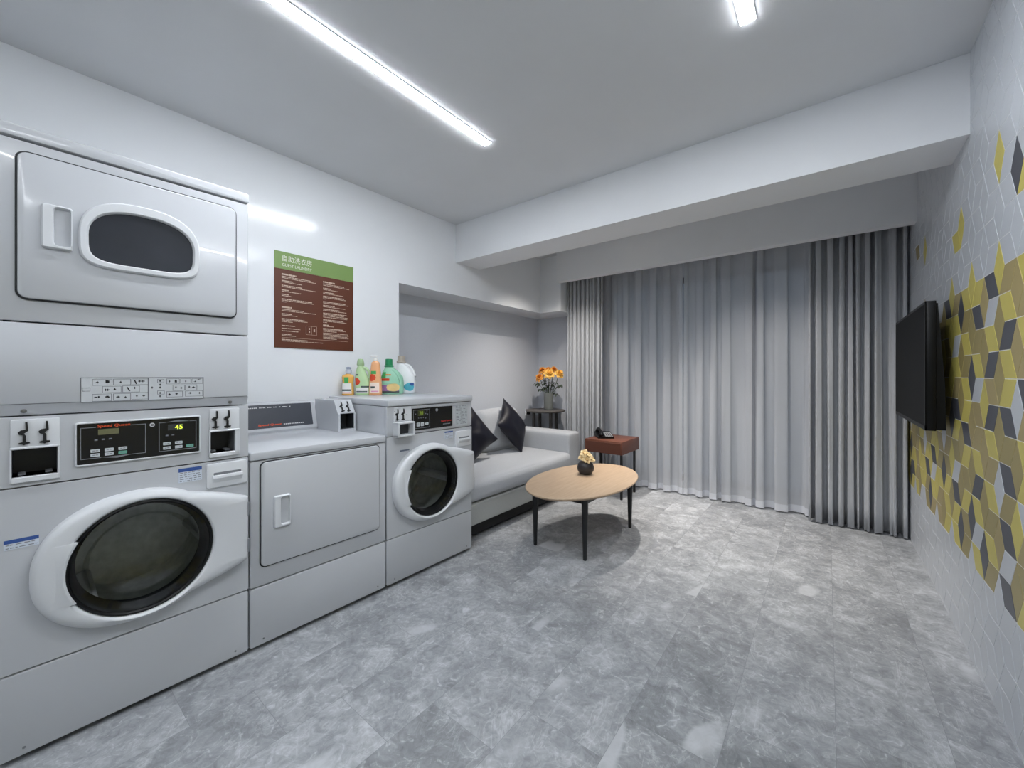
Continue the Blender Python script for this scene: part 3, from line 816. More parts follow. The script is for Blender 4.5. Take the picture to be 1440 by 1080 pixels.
# coin box on the top panel
ya, yb = q(1.238), W - .004
S = [(-.64, .900), (-.325, .900), (-.325, 1.008), (-.335, 1.014), (-.385, 1.092), (-.64, 1.092)]
b = MB()
b.loft([[(x_, ya, z_) for x_, z_ in S], [(x_, ya + .012, z_) for x_, z_ in S]])
b.loft([[(x_, yb - .012, z_) for x_, z_ in S], [(x_, yb, z_) for x_, z_ in S]])
S2 = [(-.64, 1.010), (-.335, 1.010), (-.335, 1.014), (-.385, 1.092), (-.64, 1.092)]
b.loft([[(x_, ya + .011, z_) for x_, z_ in S2], [(x_, yb - .011, z_) for x_, z_ in S2]])
b.box(-.64, -.43, ya + .011, yb - .011, .900, 1.011); b.box(-.43, -.327, ya + .011, yb - .011, .900, .916)
cb = b.build('coin_box', WHITE, dr, smooth=False)
pocket(cb, 'coin_tray', ya + .0125, yb - .0125, .9165, 1.0095, -.330, .095, COIN_IN)
e0 = Vector((-.335, 0, 1.014)); e1 = Vector((-.385, 0, 1.092)); ev = e1 - e0; ev.normalize(); en = Vector((ev.z, 0, -ev.x))
EM = Matrix(((en.x, 0, ev.x, e0.x), (0, 1, 0, 0), (en.z, 0, ev.z, e0.z), (0, 0, 0, 1)))
for y in (ya + .035, ya + .075):
    s_ = coin_slide(cb, 0, 0, 0, .95); s_.data.transform(Matrix.Translation((0, y, .012))); s_.data.transform(EM)

# ---- front loader at the end
Y0, W = 1.360, 0.690
wa = machine('washing_machine', Y0, 'white front-loading washer with round door at the far end, detergent bottles on top', 'washing machine')
q = lambda y: y - Y0
D = .70
body_shell(wa, W, D, .02, .887)
b = MB(); b.box(-D, -.02, .001, W - .001, .889, 1.062); b.build('console_housing', WHITE, wa, smooth=False)
feet(wa, W, D)
front_plate(wa, 'kick_panel', W, .022, .284, .008)
b = MB(); b.plate_hole(rr(.002, W - .002, .290, .884, .006, 3), circ(q(1.672), .570, .203), -.02, 0); b.build('front_panel', WHITE, wa, angle=30)
b = MB(); b.plate(rr(.002, W - .002, .889, 1.060, .006, 3), -.02, .0, .003); con = b.build('control_console', WHITE, wa)
b = MB(); b.plate(rr(0, W, 1.064, 1.104, .008, 4), -D, .010, .006); b.build('top_panel', WHITE, wa)
b = MB(); b.plate(rr(q(1.536), q(1.864), .905, 1.041, .003, 2), .0, .003); cp = b.build('control_panel', PANEL, wa, smooth=False)
X = .003
b = MB(); frame_lines(b, q(1.545), q(1.672), .916, 1.032, .0022, X); b.build('outline_print', GREYINK, cp, smooth=False)
b = MB(); b.box(X - .001, X + .0005, q(1.578), q(1.628), .993, 1.028); dd = b.build('display', mat('olive_lcd', (52, 58, 36), .3, var=.1), cp, smooth=False)
text('lit_digits', '20', mat('dim_green_digits', (150, 176, 60), .4, emit=.25), dd, X + .0008, q(1.590), .998, .024, .028)
b = MB()
for y, z in ((1.556, 1.020), (1.562, 1.006), (1.650, 1.020), (1.640, 1.004), (1.655, 1.000), (1.585, .980), (1.603, .980), (1.621, .981), (1.640, .976)): bars(b, [(q(y) - .003, q(y) + .003, z - .003, z + .003)], X)
b.build('status_print', mat('dim_print', (110, 113, 118), .5), cp, smooth=False)
for i, (y, hh) in enumerate(((1.582, .012), (1.613, .012), (1.648, .007))):
    b = MB(); b.plate(rr(q(y) - .012, q(y) + .012, .940 - hh, .940 + hh, .003, 2), X, X + .0015); kb = b.build('button', KEY, cp, smooth=False)
    b = MB(); bars(b, [(q(y) - .006, q(y) + .006, .938, .941), (q(y) - .004, q(y) + .004, .944, .946)], X + .0015, .0004); b.build('key_print', GREYINK, kb, smooth=False)
b = MB(); b.cyl_x(q(1.729), 1.022, .010, X, X + .0015, 20); b.build('emblem', mat('silver_emblem', (168, 172, 176), .3, metal=.5, var=.04), cp)
text('lettering', 'Speed Queen', mat('red_print', (206, 52, 40), .5), cp, X + .0004, q(1.765), .938, .012, .090, bold=.02, slant=.1)
b = MB(); bars(b, [(q(1.782) + .013 * i, q(1.782) + .013 * i + .010, .922, .927) for i in range(5)], X); b.build('printed_lines', GREYINK, cp, smooth=False)
b = MB(); b.plate(rr(q(1.893), q(2.006), .901, 1.044, .003, 2), .0, .0012); pp = b.build('instruction_sheet', mat('grey_sheet', (188, 194, 198), .5, var=.02), wa, smooth=False)
b = MB(); rn = random.Random(3)
for i in range(13):
    z = 1.034 - .010 * i
    y = q(1.899)
    while y < q(1.998):
        l = rn.uniform(.008, .03); bars(b, [(y, min(y + l, q(2.0)), z - .0018, z + .0018)], .0012); y += l + rn.uniform(.003, .02)
b.build('printed_lines', GREYINK, pp, smooth=False)
# coin hood
ya, yb = q(1.402), q(1.520)
b = MB(); b.plate(rr(q(1.408), q(1.530), .972, 1.056, .004, 3), -.001, .003, .0015); pl = b.build('coin_plate', WPLAS, wa)
for y in (1.428, 1.470): coin_slide(pl, .003, q(y), .983, .92)
screws(pl, [(q(1.412), 1.032), (q(1.494), 1.008)], x=.003, r=.003)
b = MB(); HX = .055
b.box(.0, HX, ya, ya + .012, .886, .968); b.box(.0, HX, yb - .012, yb, .886, .968); b.box(.0, HX, ya, yb, .960, .970, .002, 1); b.box(.0, HX, ya, yb, .884, .896, .002, 1)
hd = b.build('coin_hood', WPLAS, wa)
b = MB(); b.box(.0, .004, ya + .012, yb - .012, .896, .960); b.build('coin_tray', COIN_IN, hd, smooth=False)
b = MB(); b.plate([(q(1.522), .884), (q(1.534), .884), (q(1.534), .955), (q(1.522), .966)], .0, .030); b.build('hood_bracket', WPLAS, wa, smooth=False)
drawer(wa, q(1.893), q(2.034), .755, .863)
sticker(wa, 'warning_sticker', q(1.798), q(1.870), .824, .871, .0004, .18, 7)
b = MB(); b.box(-.0004, .0008, q(1.450), q(1.518), .789, .798); b.build('serial_strip', mat('strip_grey', (96, 104, 120), .4, var=.05), wa, smooth=False)
washer_door(wa, q(1.672), .576, W)
screws(wa, [(.055, .045), (W - .05, .045)], r=.004)

# ================================================================== notice board on the left wall
sg = empty('wall_sign', (XL, 1.048, 1.425), 0, 'brown and green laundry instruction sign on the white wall above the machines', 'sign')
SW, SH = .537, .620
b = MB(); b.box(0, .006, 0, SW, 0, .508); pnl = b.build('text_panel', mat('brown_panel', (92, 47, 28), .45, var=.05, scale=4), sg, smooth=False)
b = MB(); b.box(0, .006, 0, SW, .509, SH); hdp = b.build('header_panel', mat('green_panel', (122, 150, 86), .45, var=.03, scale=4), sg, smooth=False)
SINK = mat('sign_print', (226, 224, 214), .5, var=.02)
text('title_lettering', '自助洗衣房', SINK, hdp, .0062, .048, .560, .040, .186)
text('title_lettering', 'GUEST LAUNDRY', SINK, hdp, .0062, .046, .527, .019, .188)
b = MB(); rn = random.Random(21)
def para(y0, ztop, widths, h=.0052, step=.0095):
    z = ztop
    for w_ in widths:
        y = y0
        while y < y0 + w_:
            l = min(rn.uniform(.010, .034), y0 + w_ - y)
            if l > .003: bars(b, [(y, y + l - .0025, z - h, z)], .006)
            y += l
        z -= step
        h = .0040
    return z
L0, R0 = .043, .312
for z, ws, h in ((.480, (.092,), .010), (.463, (.19, .22), .005), (.436, (.072, .13), .006), (.406, (.13, .22), .006), (.376, (.045, .125), .006), (.348, (.045, .06), .006), (.318, (.195, .205, .03), .006),
                 (.268, (.064,), .010), (.251, (.14, .22), .005), (.222, (.066, .10), .006), (.190, (.145, .165, .07), .006), (.146, (.085,), .005), (.128, (.118,), .005), (.112, (.105,), .005), (.090, (.06, .09), .006)):
    para(L0, z, ws, h)
for z, ws, h in ((.478, (.086,), .010), (.461, (.155, .195), .005), (.432, (.06, .11), .006), (.404, (.08, .15), .006), (.376, (.155, .17, .02), .006), (.338, (.165, .185), .006), (.312, (.085, .165), .006), (.286, (.12, .175), .006), (.258, (.175, .155, .185, .18), .006),
                 (.212, (.15, .175, .03), .006), (.176, (.045, .08), .009), (.150, (.15, .165, .10), .006), (.118, (.185, .19, .18, .19, .10), .004)):
    para(R0, z, ws, h)
bars(b, [(L0, R0 + .18, .0655, .067)], .006); para(L0, .056, (.165, .27), .006)
frame_lines(b, .195, .268, .095, .155, .0016, .006); bars(b, [(.232, .2335, .095, .155), (.214, .222, .110, .122), (.214, .222, .130, .142), (.246, .256, .118, .136)], .006)
b.build('printed_text', mat('sign_small_print', (196, 176, 160), .5, var=.02), pnl, smooth=False)

# ================================================================== detergent bottles on the washer
TOPZ = 1.1045
def bottle(name, loc, face, secs, m, label, capspec=None, n=36, subdiv=2):
    """secs: (z, half width, half depth, sideways shift); local +X faces the room"""
    t = empty(name, loc, face, label, 'bottle', 'detergent bottles on the washer')
    S = []
    for i in range(len(secs) - 1):
        for k in range(3):
            f = k / 3.0; f2 = f * f * (3 - 2 * f) if False else f
            S.append(tuple(secs[i][j] * (1 - f2) + secs[i+1][j] * f2 for j in range(4)))
    S.append(secs[-1])
    b = MB()
    rings = []
    for z, w_, d_, sh_ in S:
        rings.append([(d_ * math.copysign(abs(math.cos(2*PI*k/n)) ** .8, math.cos(2*PI*k/n)), sh_ + w_ * math.copysign(abs(math.sin(2*PI*k/n)) ** .8, math.sin(2*PI*k/n)), z) for k in range(n)])
    b.loft(rings); bd = b.build('bottle_body', m, t, angle=60)
    def at(z):
        for i in range(len(secs) - 1):
            if secs[i][0] <= z <= secs[i+1][0]:
                f = (z - secs[i][0]) / (secs[i+1][0] - secs[i][0] + 1e-9)
                return tuple(secs[i][j] * (1 - f) + secs[i+1][j] * f for j in range(4))
        return secs[-1]
    def patch(pname, z0, z1, a0, a1, pm, lift=.0008, oval=False):
        """label patch wrapped on the front; a in -1..1 across the front"""
        b = MB()
        def fn(u_, v_):
            aa = a0 + (a1 - a0) * u_
            if oval:
                h = math.sqrt(max(0, 1 - (2 * u_ - 1) ** 2)); zz = (z0 + z1) / 2 + (z1 - z0) / 2 * h * (2 * v_ - 1)
            else: zz = z0 + (z1 - z0) * v_
            z, w_, d_, sh_ = at(zz); th = aa * PI / 2
            cx, cy = math.cos(th), math.sin(th)
            return ((d_ + lift) * math.copysign(abs(cx) ** .8, cx), sh_ + (w_ + lift) * math.copysign(abs(cy) ** .8, cy), zz)
        b.grid(fn, 12, 8); return b.build(pname, pm, bd, recalc=False)
    return t, bd, patch
FACE = YAW - PI / 2 + .15      # local +X turned towards the room
def cap(parent, m, prof, c=(0, 0, 0), n=20, name='cap'):
    b = MB(); b.lathe(prof, c, n); return b.build(name, m, parent)
LABW = mat('label_white', (232, 232, 230), .4, var=.02); LABD = mat('label_dark', (70, 84, 84), .4, var=.05)
LABR = mat('label_red', (212, 74, 42), .4, var=.08); LABG = mat('label_green', (72, 168, 92), .4, var=.05)
# pump soap bottle
t, bd, pt = bottle('soap_bottle', (-2.683, 1.504, TOPZ), FACE, [(0, .036, .022, 0), (.006, .041, .026, 0), (.05, .039, .025, 0), (.09, .036, .023, 0), (.128, .041, .024, 0), (.142, .036, .02, 0), (.150, .014, .012, 0), (.156, .012, .012, 0)],
    mat('amber_soap', (232, 178, 92), .25, var=.04), 'small amber hand soap bottle with pale blue cap, leftmost on the washer')
cap(t, mat('clear_cap', (206, 212, 226), .25, var=.03), [(.013, .150), (.020, .156), (.021, .176), (.014, .182), (.014, .190)], (0, .004, 0))
cap(t, mat('blue_cap_top', (120, 132, 168), .3, var=.03), [(.012, .188), (.018, .191), (.017, .198), (.003, .201)], (0, .004, 0), name='pump_head')
pt('front_label', .012, .085, -.72, .45, LABW); pt('label_print', .030, .042, -.68, .40, LABD, .0012); pt('label_leaf', .085, .128, -.30, .10, LABG); pt('label_print', .015, .021, -.6, .3, LABR, .0012)
# green bottle with handle
SECG = [(0, .050, .032, 0), (.008, .057, .036, 0), (.05, .057, .036, 0), (.09, .054, .035, -.002), (.13, .044, .032, -.014), (.17, .032, .027, -.020), (.195, .024, .022, -.022), (.205, .020, .020, -.022), (.215, .019, .019, -.022)]
GRN = mat('pale_green_bottle', (186, 216, 168), .35, var=.03)
t, bd, pt = bottle('detergent_bottle', (-2.610, 1.583, TOPZ), FACE, SECG, GRN, 'pale green detergent bottle with handle and red tomato label, second from left on the washer')
cap(t, mat('pale_green_cap', (166, 196, 150), .35, var=.03), [(.024, .212), (.026, .216), (.022, .246), (.018, .258), (.004, .260)], (0, -.022, 0))
b = MB(); b.tube([(0, -.004, .196), (0, .016, .192), (0, .034, .172), (0, .042, .142), (0, .048, .11), (0, .044, .085)], [.010, .011, .010, .010, .010, .011], 10); b.build('handle', GRN, t)
pt('label_print', .072, .125, -.80, -.12, LABR, .001, True); pt('front_label', .018, .052, -.62, .40, LABW); pt('label_print', .055, .066, -.1, .5, LABD); pt('label_print', .022, .030, -.5, .3, LABD, .0013); pt('label_print', .140, .150, -.7, -.2, LABD)
# orange pump bottle
ORB = mat('peach_bottle', (236, 176, 128), .3, var=.04)
t, bd, pt = bottle('hand_wash_bottle', (-2.530, 1.627, TOPZ), FACE, [(0, .040, .026, 0), (.006, .045, .030, 0), (.08, .043, .029, 0), (.15, .037, .027, 0), (.21, .031, .024, 0), (.235, .026, .021, 0), (.242, .014, .014, 0), (.250, .012, .012, 0)],
    ORB, 'tall peach-coloured pump bottle in the middle of the row on the washer')
cap(t, LABW, [(.014, .244), (.018, .250), (.016, .262), (.006, .266), (.006, .276)])
b = MB(); b.box(-.010, .010, -.034, .014, .274, .284, .003, 2); b.build('pump_head', LABW, t)
pt('label_print', .10, .150, -.72, .08, LABR, .001, True); pt('front_label', .018, .09, -.55, .40, mat('label_peach', (240, 222, 208), .4, var=.03)); pt('label_print', .050, .064, -.4, .0, LABD, .0012); pt('label_leaf', .150, .172, -.5, .1, LABG); pt('label_print', .024, .032, -.3, .3, mat('label_pink', (222, 150, 190), .4), .0012)
# big mint bottle
MINT = mat('mint_bottle', (158, 214, 186), .3, var=.03)
SECM = [(0, .070, .036, 0), (.008, .081, .042, 0), (.08, .084, .043, 0), (.13, .079, .041, -.002), (.165, .060, .036, -.010), (.190, .040, .030, -.020), (.205, .028, .026, -.026), (.212, .026, .024, -.026)]
t, bd, pt = bottle('detergent_bottle', (-2.575, 1.800, TOPZ), FACE, SECM, MINT, 'large mint green detergent bottle with dark green cap and purple label')
cap(t, mat('dark_green_cap', (38, 138, 92), .35, var=.04), [(.034, .205), (.034, .216), (.027, .218), (.026, .262), (.022, .265)], (0, -.026, 0), 20)
b = MB(); b.tube([(.024, .000, .178), (.026, .026, .166), (.030, .046, .138), (.032, .060, .10), (.034, .062, .075)], [.010, .012, .012, .011, .010], 10); b.build('handle', MINT, t)
LABP = mat('label_purple', (164, 122, 176), .4, var=.08); LABY = mat('label_yellow', (232, 204, 140), .4, var=.08)
pt('front_label', .012, .070, -.85, .38, LABP); pt('label_print', .022, .080, -.25, .42, LABY, .0013, True); pt('label_print', .100, .118, -.75, -.08, LABR); pt('label_leaf', .120, .165, -.85, -.30, LABG); pt('label_print', .140, .150, -.30, .0, mat('label_orange', (236, 150, 60), .4)); pt('label_print', .012, .024, -.85, .40, LABD, .0012)
# white bottle with grey cap
WB = mat('white_bottle', (232, 235, 238), .3, var=.02)
SECW = [(0, .068, .036, 0), (.008, .078, .042, 0), (.08, .081, .043, 0), (.14, .074, .041, -.002), (.19, .056, .035, -.012), (.225, .034, .030, -.028), (.240, .026, .026, -.032), (.246, .024, .024, -.032)]
t, bd, pt = bottle('detergent_bottle', (-2.594, 1.930, TOPZ), FACE, SECW, WB, 'white detergent bottle with grey cap, rightmost on the washer')
cap(t, mat('taupe_cap', (172, 164, 154), .4, var=.05), [(.036, .240), (.036, .250), (.030, .252), (.028, .290), (.022, .294)], (0, -.030, 0))
b = MB(); b.tube([(0, -.004, .228), (0, .030, .214), (0, .058, .180), (0, .072, .135), (0, .072, .09), (0, .062, .07)], [.012, .013, .012, .011, .012, .012], 10); b.build('handle', WB, t)
pt('label_print', .020, .085, -.05, .62, mat('label_teal', (84, 176, 196), .4, var=.1), .001, True); pt('label_print', .060, .085, .25, .6, BLUEINK, .0014, True)

# ================================================================== sofa in the niche
FAB = mat('light_grey_fabric', (186, 189, 194), .9, spec=.15, var=.03, scale=90, bump=.12, sheen=.2)
FAB2 = mat('grey_fabric_base', (178, 180, 178), .9, spec=.15, var=.03, scale=90, bump=.12, sheen=.2)
SX0, SX1, SY0, SY1 = -3.06, -2.08, 2.12, 3.86
so = empty('sofa', ((SX0 + SX1) / 2, (SY0 + SY1) / 2, 0), 0, 'light grey fabric sofa in the niche beyond the washing machines', 'sofa')
ox, oy = so.location.x, so.location.y
def sb(*a, **k):
    b = MB(); A = list(a); A[0] -= ox; A[1] -= ox; A[2] -= oy; A[3] -= oy; b.rbox(*A, **k); return b
sb(SX0, SX1, SY0, SY1, .115, .275, .012).build('base_frame', FAB2, so)
b = MB(); b.box(SX0 + .03 - ox, SX1 - .05 - ox, SY0 + .03 - oy, SY1 - .03 - oy, .02, .116); b.build('gap_shade_block', mat('gap_shade_black', (20, 21, 23), .7, var=.1), so, smooth=False)  # black block that paints the shadow gap under the sofa base
for fx in (SX0 + .09, SX1 - .10):
    for fy in (SY0 + .1, SY1 - .1):
        b = MB(); b.lathe([(.022, 0), (.026, .03)], (fx - ox, fy - oy, 0), 16); b.build('leg', BLACKM, so)
sb(SX0, SX0 + .16, SY0, SY1, .276, .70, .04, puff=(.006, 0, 0)).build('back_frame', FAB2, so)
sb(SX0 + .10, SX1 - .03, SY1 - .235, SY1, .276, .635, .03, puff=(0, .006, .006)).build('armrest', FAB, so)
sb(SX0 + .13, SX1 + .01, SY0 + .004, SY1 - .24, .282, .445, .05, puff=(.012, .004, .022), n=10).build('seat_cushion', FAB, so)
mid = (SY0 + SY1) / 2 - .04
for ya, yb in ((SY0 + .01, mid - .004), (mid + .004, SY1 - .27)):
    b = MB(); b.rbox(-.10, .10, ya - oy, yb - oy, -.215, .225, .07, puff=(.03, .006, .012), n=8)
    b.xform(Matrix.Translation((SX0 + .265 - ox, 0, .655)) @ Matrix.Rotation(R(-11), 4, 'Y')); b.build('back_cushion', FAB, so)

LEA = mat('navy_leather', (20, 21, 33), .40, spec=.32, var=.12, scale=12, bump=.15)
def pillow(loc, size, rot, label, seed):
    b = MB(); n = 28; T = .075
    def P(u, v, sgn):
        x, y = 2 * u - 1, 2 * v - 1
        t = T * max(0, (1 - x**4) * (1 - y**4)) ** .75 * (1 - .25 * (x*x + y*y))
        k = 1 - .07 * (1 - x*x) * 1.0; k2 = 1 - .07 * (1 - y*y)
        yy = y * (1 - .09 * (1 - x*x) * (y*y)); xx = x * (1 - .09 * (1 - y*y) * (x*x))
        w_ = noise.noise(Vector((xx * 2.2 + seed, yy * 2.2, sgn))) * .014 * (1 - abs(x)**3) * (1 - abs(y)**3)
        w_ += .006 * math.sin(9 * xx + 4 * yy + seed) * (1 - x*x) * (1 - y*y) * abs(x)
        return (sgn * t + w_, xx * size, yy * size)
    b.grid(lambda u, v: P(u, v, 1), n, n); b.grid(lambda u, v: P(u, v, -1), n, n)
    bmesh.ops.remove_doubles(b.bm, verts=b.bm.verts, dist=.0008)
    b.xform(Matrix.Translation(loc) @ rot)
    return tag(b.build('pillow', LEA, None, angle=60), label, 'pillow', 'dark leather pillows on the sofa')
rot = Matrix.Rotation(R(13), 4, 'Z') @ Matrix.Rotation(R(-24), 4, 'Y') @ Matrix.Rotation(R(38), 4, 'X')
pillow((-2.570, 3.26, .722), .222, rot, 'dark leather cushion standing on its corner beside the sofa armrest', 1)
rot = Matrix.Rotation(R(-14), 4, 'Z') @ Matrix.Rotation(R(-26), 4, 'Y') @ Matrix.Rotation(R(30), 4, 'X')
pillow((-2.545, 2.60, .712), .215, rot, 'dark leather cushion half hidden behind the end washing machine', 6)

# ================================================================== coffee table
ct = empty('coffee_table', (-1.490, 2.795, 0), 0, 'oval pale wood coffee table with black legs in front of the sofa', 'table')
b = MB(); prof = [(0.90, .412), (0.965, .418), (0.995, .428), (1.0, .434), (0.995, .439), (0.985, .441)]
n = 96; rings = []
for r_, z in prof: rings.append([((.365 - (1 - r_) * .5) * math.cos(2*PI*k/n), (.600 - (1 - r_) * .5) * math.sin(2*PI*k/n), z) for k in range(n)])
b.loft(rings); b.build('tabletop', wood_mat('pale_oak', (178, 153, 127), (190, 166, 140), .42, 5, (10, 1, 10)), ct, angle=40)
legs = [(-.19, -.395), (.21, -.385), (.225, .358), (-.18, .358)]
for x, y in legs:
    b = MB(); b.loft([[(x + r_ * math.cos(2*PI*k/16), y + r_ * math.sin(2*PI*k/16), z) for k in range(16)] for r_, z in ((.0115, 0), (.013, .004), (.0225, .36), (.0235, .414))]); b.build('leg', BLACKM, ct)
b = MB()
for (xa, ya), (xb, yb) in ((legs[0], legs[1]), (legs[3], legs[2]), (legs[0], legs[3]), (legs[1], legs[2])):
    d = Vector((xb - xa, yb - ya, 0)).normalized(); nrm = Vector((-d.y, d.x, 0)) * .009
    A, B = Vector((xa, ya, 0)), Vector((xb, yb, 0))
    b.loft([[p + nrm + Vector((0, 0, z0)), p - nrm + Vector((0, 0, z0)), p - nrm + Vector((0, 0, .414)), p + nrm + Vector((0, 0, .414))] for p, z0 in ((A, .378), (B, .378))])
b.build('apron', BLACKM, ct, smooth=False)

# ---- round black vase with blossoms
def petal(b, c, axis, spread, ln, wd, az, cup=.35):
    """one petal: rooted at c, leaning by `spread` from `axis`, turned by az"""
    axis = axis.normalized(); s1 = axis.orthogonal().normalized(); s2 = axis.cross(s1)
    out = s1 * math.cos(az) + s2 * math.sin(az); side = axis.cross(out)
    def fn(u, v):
        t = u; a = spread * (.35 + .65 * t)
        p = c + (axis * math.cos(a) + out * math.sin(a)) * ln * t
        w_ = wd * math.sin(PI * (.12 + .80 * t)) ** .7
        vv = 2 * v - 1
        return p + side * w_ * vv + (axis * math.cos(a + 1.2) * -1 + out * -.3) * cup * wd * (vv * vv) * -.5
    b.grid(fn, 5, 4)
def blossom(name, parent, c, axis, r, m, rings=((5, .35), (6, .75), (7, 1.15)), seed=0):
    rn = random.Random(seed); b = MB(); c = Vector(c)
    b.ball(c + axis.normalized() * r * .35, r * .28, 8)
    for np_, sp in rings:
        a0 = rn.uniform(0, 6)
        for k in range(np_):
            petal(b, c, axis, sp * rn.uniform(.9, 1.1), r * rn.uniform(.92, 1.08), r * .42, a0 + 2*PI*k/np_)
    return b.build(name, m, parent, recalc=False, angle=80)
def leaf(b, c, d, ln, wd, droop=.4):
    d = Vector(d).normalized(); s = d.cross(Vector((0, 0, 1)))
    s = s.normalized() if s.length > .05 else Vector((1, 0, 0)); up = s.cross(d)
    def fn(u, v):
        w_ = wd * math.sin(PI * min(1, .05 + .95 * u)) ** .8; vv = 2 * v - 1
        return Vector(c) + d * ln * u - Vector((0, 0, 1)) * droop * ln * u * u + s * w_ * vv + up * abs(vv) * w_ * .25
    b.grid(fn, 5, 2)
GREEN = mat('dark_leaf_green', (58, 70, 56), .5, var=.2, scale=40)
STEM = mat('stem_green', (74, 88, 62), .5, var=.1)
vx, vy, vz = -1.545, 2.920, .4413
va = empty('round_vase', (vx, vy, vz), 0, 'small round black vase on the oval coffee table', 'vase')
b = MB(); b.lathe([(.030, 0), (.050, .006), (.066, .035), (.068, .056), (.060, .084), (.042, .103), (.026, .110), (.024, .106), (.038, .098), (.050, .08), (.05, .04), (.02, .02)], n=36); b.build('vase_body', mat('black_ceramic', (44, 42, 46), .45, var=.06), va)
PEACH = mat('peach_petal', (238, 214, 166), .6, var=.10, scale=30)
for i, (dx, dz, df, rr_) in enumerate(((-.006, .166, .0, .042), (.014, .150, -.015, .040), (.044, .122, -.02, .030), (-.030, .140, -.01, .032), (.004, .124, -.035, .036))):
    P = CR * dx + CF * df + Vector((0, 0, dz))
    t = empty('cut_flower', (vx, vy, vz), 0, 'pale peach blossom in the small black vase on the coffee table', 'flower', 'peach blossoms in the black vase')
    blossom('blossom', t, P - Vector((0, 0, .01)), CR * dx * 6 - CF * .55 + Vector((0, 0, .8)), rr_, PEACH, ((4, .5), (5, 1.0), (6, 1.35)), i)
    b = MB(); b.tube([CR * dx * .15 + Vector((0, 0, .03)), CR * dx * .3 + Vector((0, 0, .108)), P - Vector((0, 0, .012))], .0025, 6); b.build('stem', STEM, t)

# ================================================================== red brown side table with telephone
tx, ty = -1.80, 4.005
sd = empty('side_table', (tx, ty, 0), 0, 'red-brown box side table on thin black legs in front of the curtain', 'table')
b = MB(); b.box(-.205, .205, -.23, .225, .446, .578, .004, 2); b.build('drawer_box', mat('chestnut_leather', (104, 60, 44), .45, var=.06, scale=8), sd)
b = MB(); b.box(-.190, .190, -.2335, -.229, .456, .560, .001, 1); b.build('drawer', mat('chestnut_front', (92, 52, 38), .45, var=.06, scale=8), sd)
for x, y in ((-.188, -.215), (.192, -.215), (.192, .125), (-.188, .125)):
    b = MB(); b.box(x - .011, x + .011, y - .011, y + .011, 0, .447, .003, 1); b.build('leg', BLACKM, sd)
ph = empty('telephone', (tx - .085, ty - .03, .5785), R(-32), 'black desk telephone on the red-brown side table', 'telephone')
b = MB(); b.loft([[(x_, yy, z_) for x_, z_ in ((-.105, 0), (.105, 0), (.105, .018), (-.08, .052), (-.105, .050))] for yy in (-.08, .085)]); b.xform(Matrix.Rotation(R(-20), 4, 'Z')); ba = b.build('base', BLACK, ph, smooth=False)
b = MB(); sl = lambda x_: .018 + (.105 - x_) / .185 * .034 + .001
b.loft([[(.095, yy, sl(.095) - .002), (-.03, yy, sl(-.03) - .002), (-.03, yy, sl(-.03) + .003), (.095, yy, sl(.095) + .003)] for yy in (.0, .075)]); b.xform(Matrix.Rotation(R(-20), 4, 'Z'))
fp = b.build('faceplate', mat('silver_faceplate', (176, 178, 182), .3, metal=.4, var=.04), ph, smooth=False)
b = MB()
for i in range(4):
    for j in range(3):
        x_ = .085 - i * .024; y_ = .016 + j * .021; b.box(x_ - .006, x_ + .006, y_ - .006, y_ + .006, sl(x_), sl(x_) + .006)
b.xform(Matrix.Rotation(R(-20), 4, 'Z')); b.build('keypad', INK, fp, smooth=False)
b = MB(); b.tube([(-.095, -.045, .070), (-.06, -.045, .084), (0, -.045, .082), (.06, -.045, .068), (.095, -.045, .046)], [.018, .017, .015, .017, .019], 12); b.ball((-.092, -.045, .058), .026, 10, .8); b.ball((.092, -.045, .040), .026, 10, .8)
b.xform(Matrix.Rotation(R(-20), 4, 'Z')); b.build('handset', BLACK, ph)
b = MB(); b.tube([Vector((.10 - .002 * i, -.07 - .012 * math.sin(i * .12) + .003 * math.cos(i * 1.6), .012 + .004 * math.sin(i * 1.6))) for i in range(60)], .002, 5); b.xform(Matrix.Rotation(R(-20), 4, 'Z')); b.build('cord', BLACK, ph)

# ================================================================== round table with roses in the niche corner
rx, ry, RZ = -2.780, 4.185, .812
rt = empty('round_side_table', (rx, ry, 0), 0, 'round grey wood side table in the corner behind the sofa arm', 'table')
GW = wood_mat('grey_brown_wood', (84, 80, 78), (98, 93, 90), .5, 6, (1, 8, 8))
b = MB(); b.lathe([(.225, RZ - .026), (.246, RZ - .020), (.252, RZ - .010), (.250, RZ - .002), (.244, RZ)], n=56); b.build('tabletop', GW, rt, angle=40)
DW = mat('dark_brown_metal', (72, 68, 66), .5, var=.08)
for k in range(4):
    a = R(45 + 90 * k) + YAW * 0 + .25
    x, y = .155 * math.cos(a), .155 * math.sin(a); b = MB(); b.box(x - .016, x + .016, y - .016, y + .016, 0, RZ - .025, .003, 1); b.build('leg', DW, rt)
b = MB(); b.lathe([(.165, .36), (.170, .365), (.170, .378), (.165, .382)], n=40); b.build('lower_shelf', DW, rt)
fx, fy = -2.740, 4.205
fv = empty('glass_vase', (fx, fy, RZ + .0005), 0, 'grey glass cylinder vase on the round side table', 'vase')
VG = mat('smoky_glass', (140, 144, 141), .12, spec=.6, var=.04, scale=10)
VG.node_tree.nodes['Principled BSDF'].inputs['Transmission Weight'].default_value = 0.35
b = MB(); b.lathe([(.050, 0), (.056, .004), (.058, .02), (.060, .21), (.057, .212), (.054, .205), (.053, .02), (.03, .012)], n=36); b.build('vase_body', VG, fv)
GOLD = mat('golden_petal', (248, 196, 96), .55, var=.10, scale=30)
ORGP = mat('apricot_petal', (236, 166, 78), .55, var=.12, scale=30)
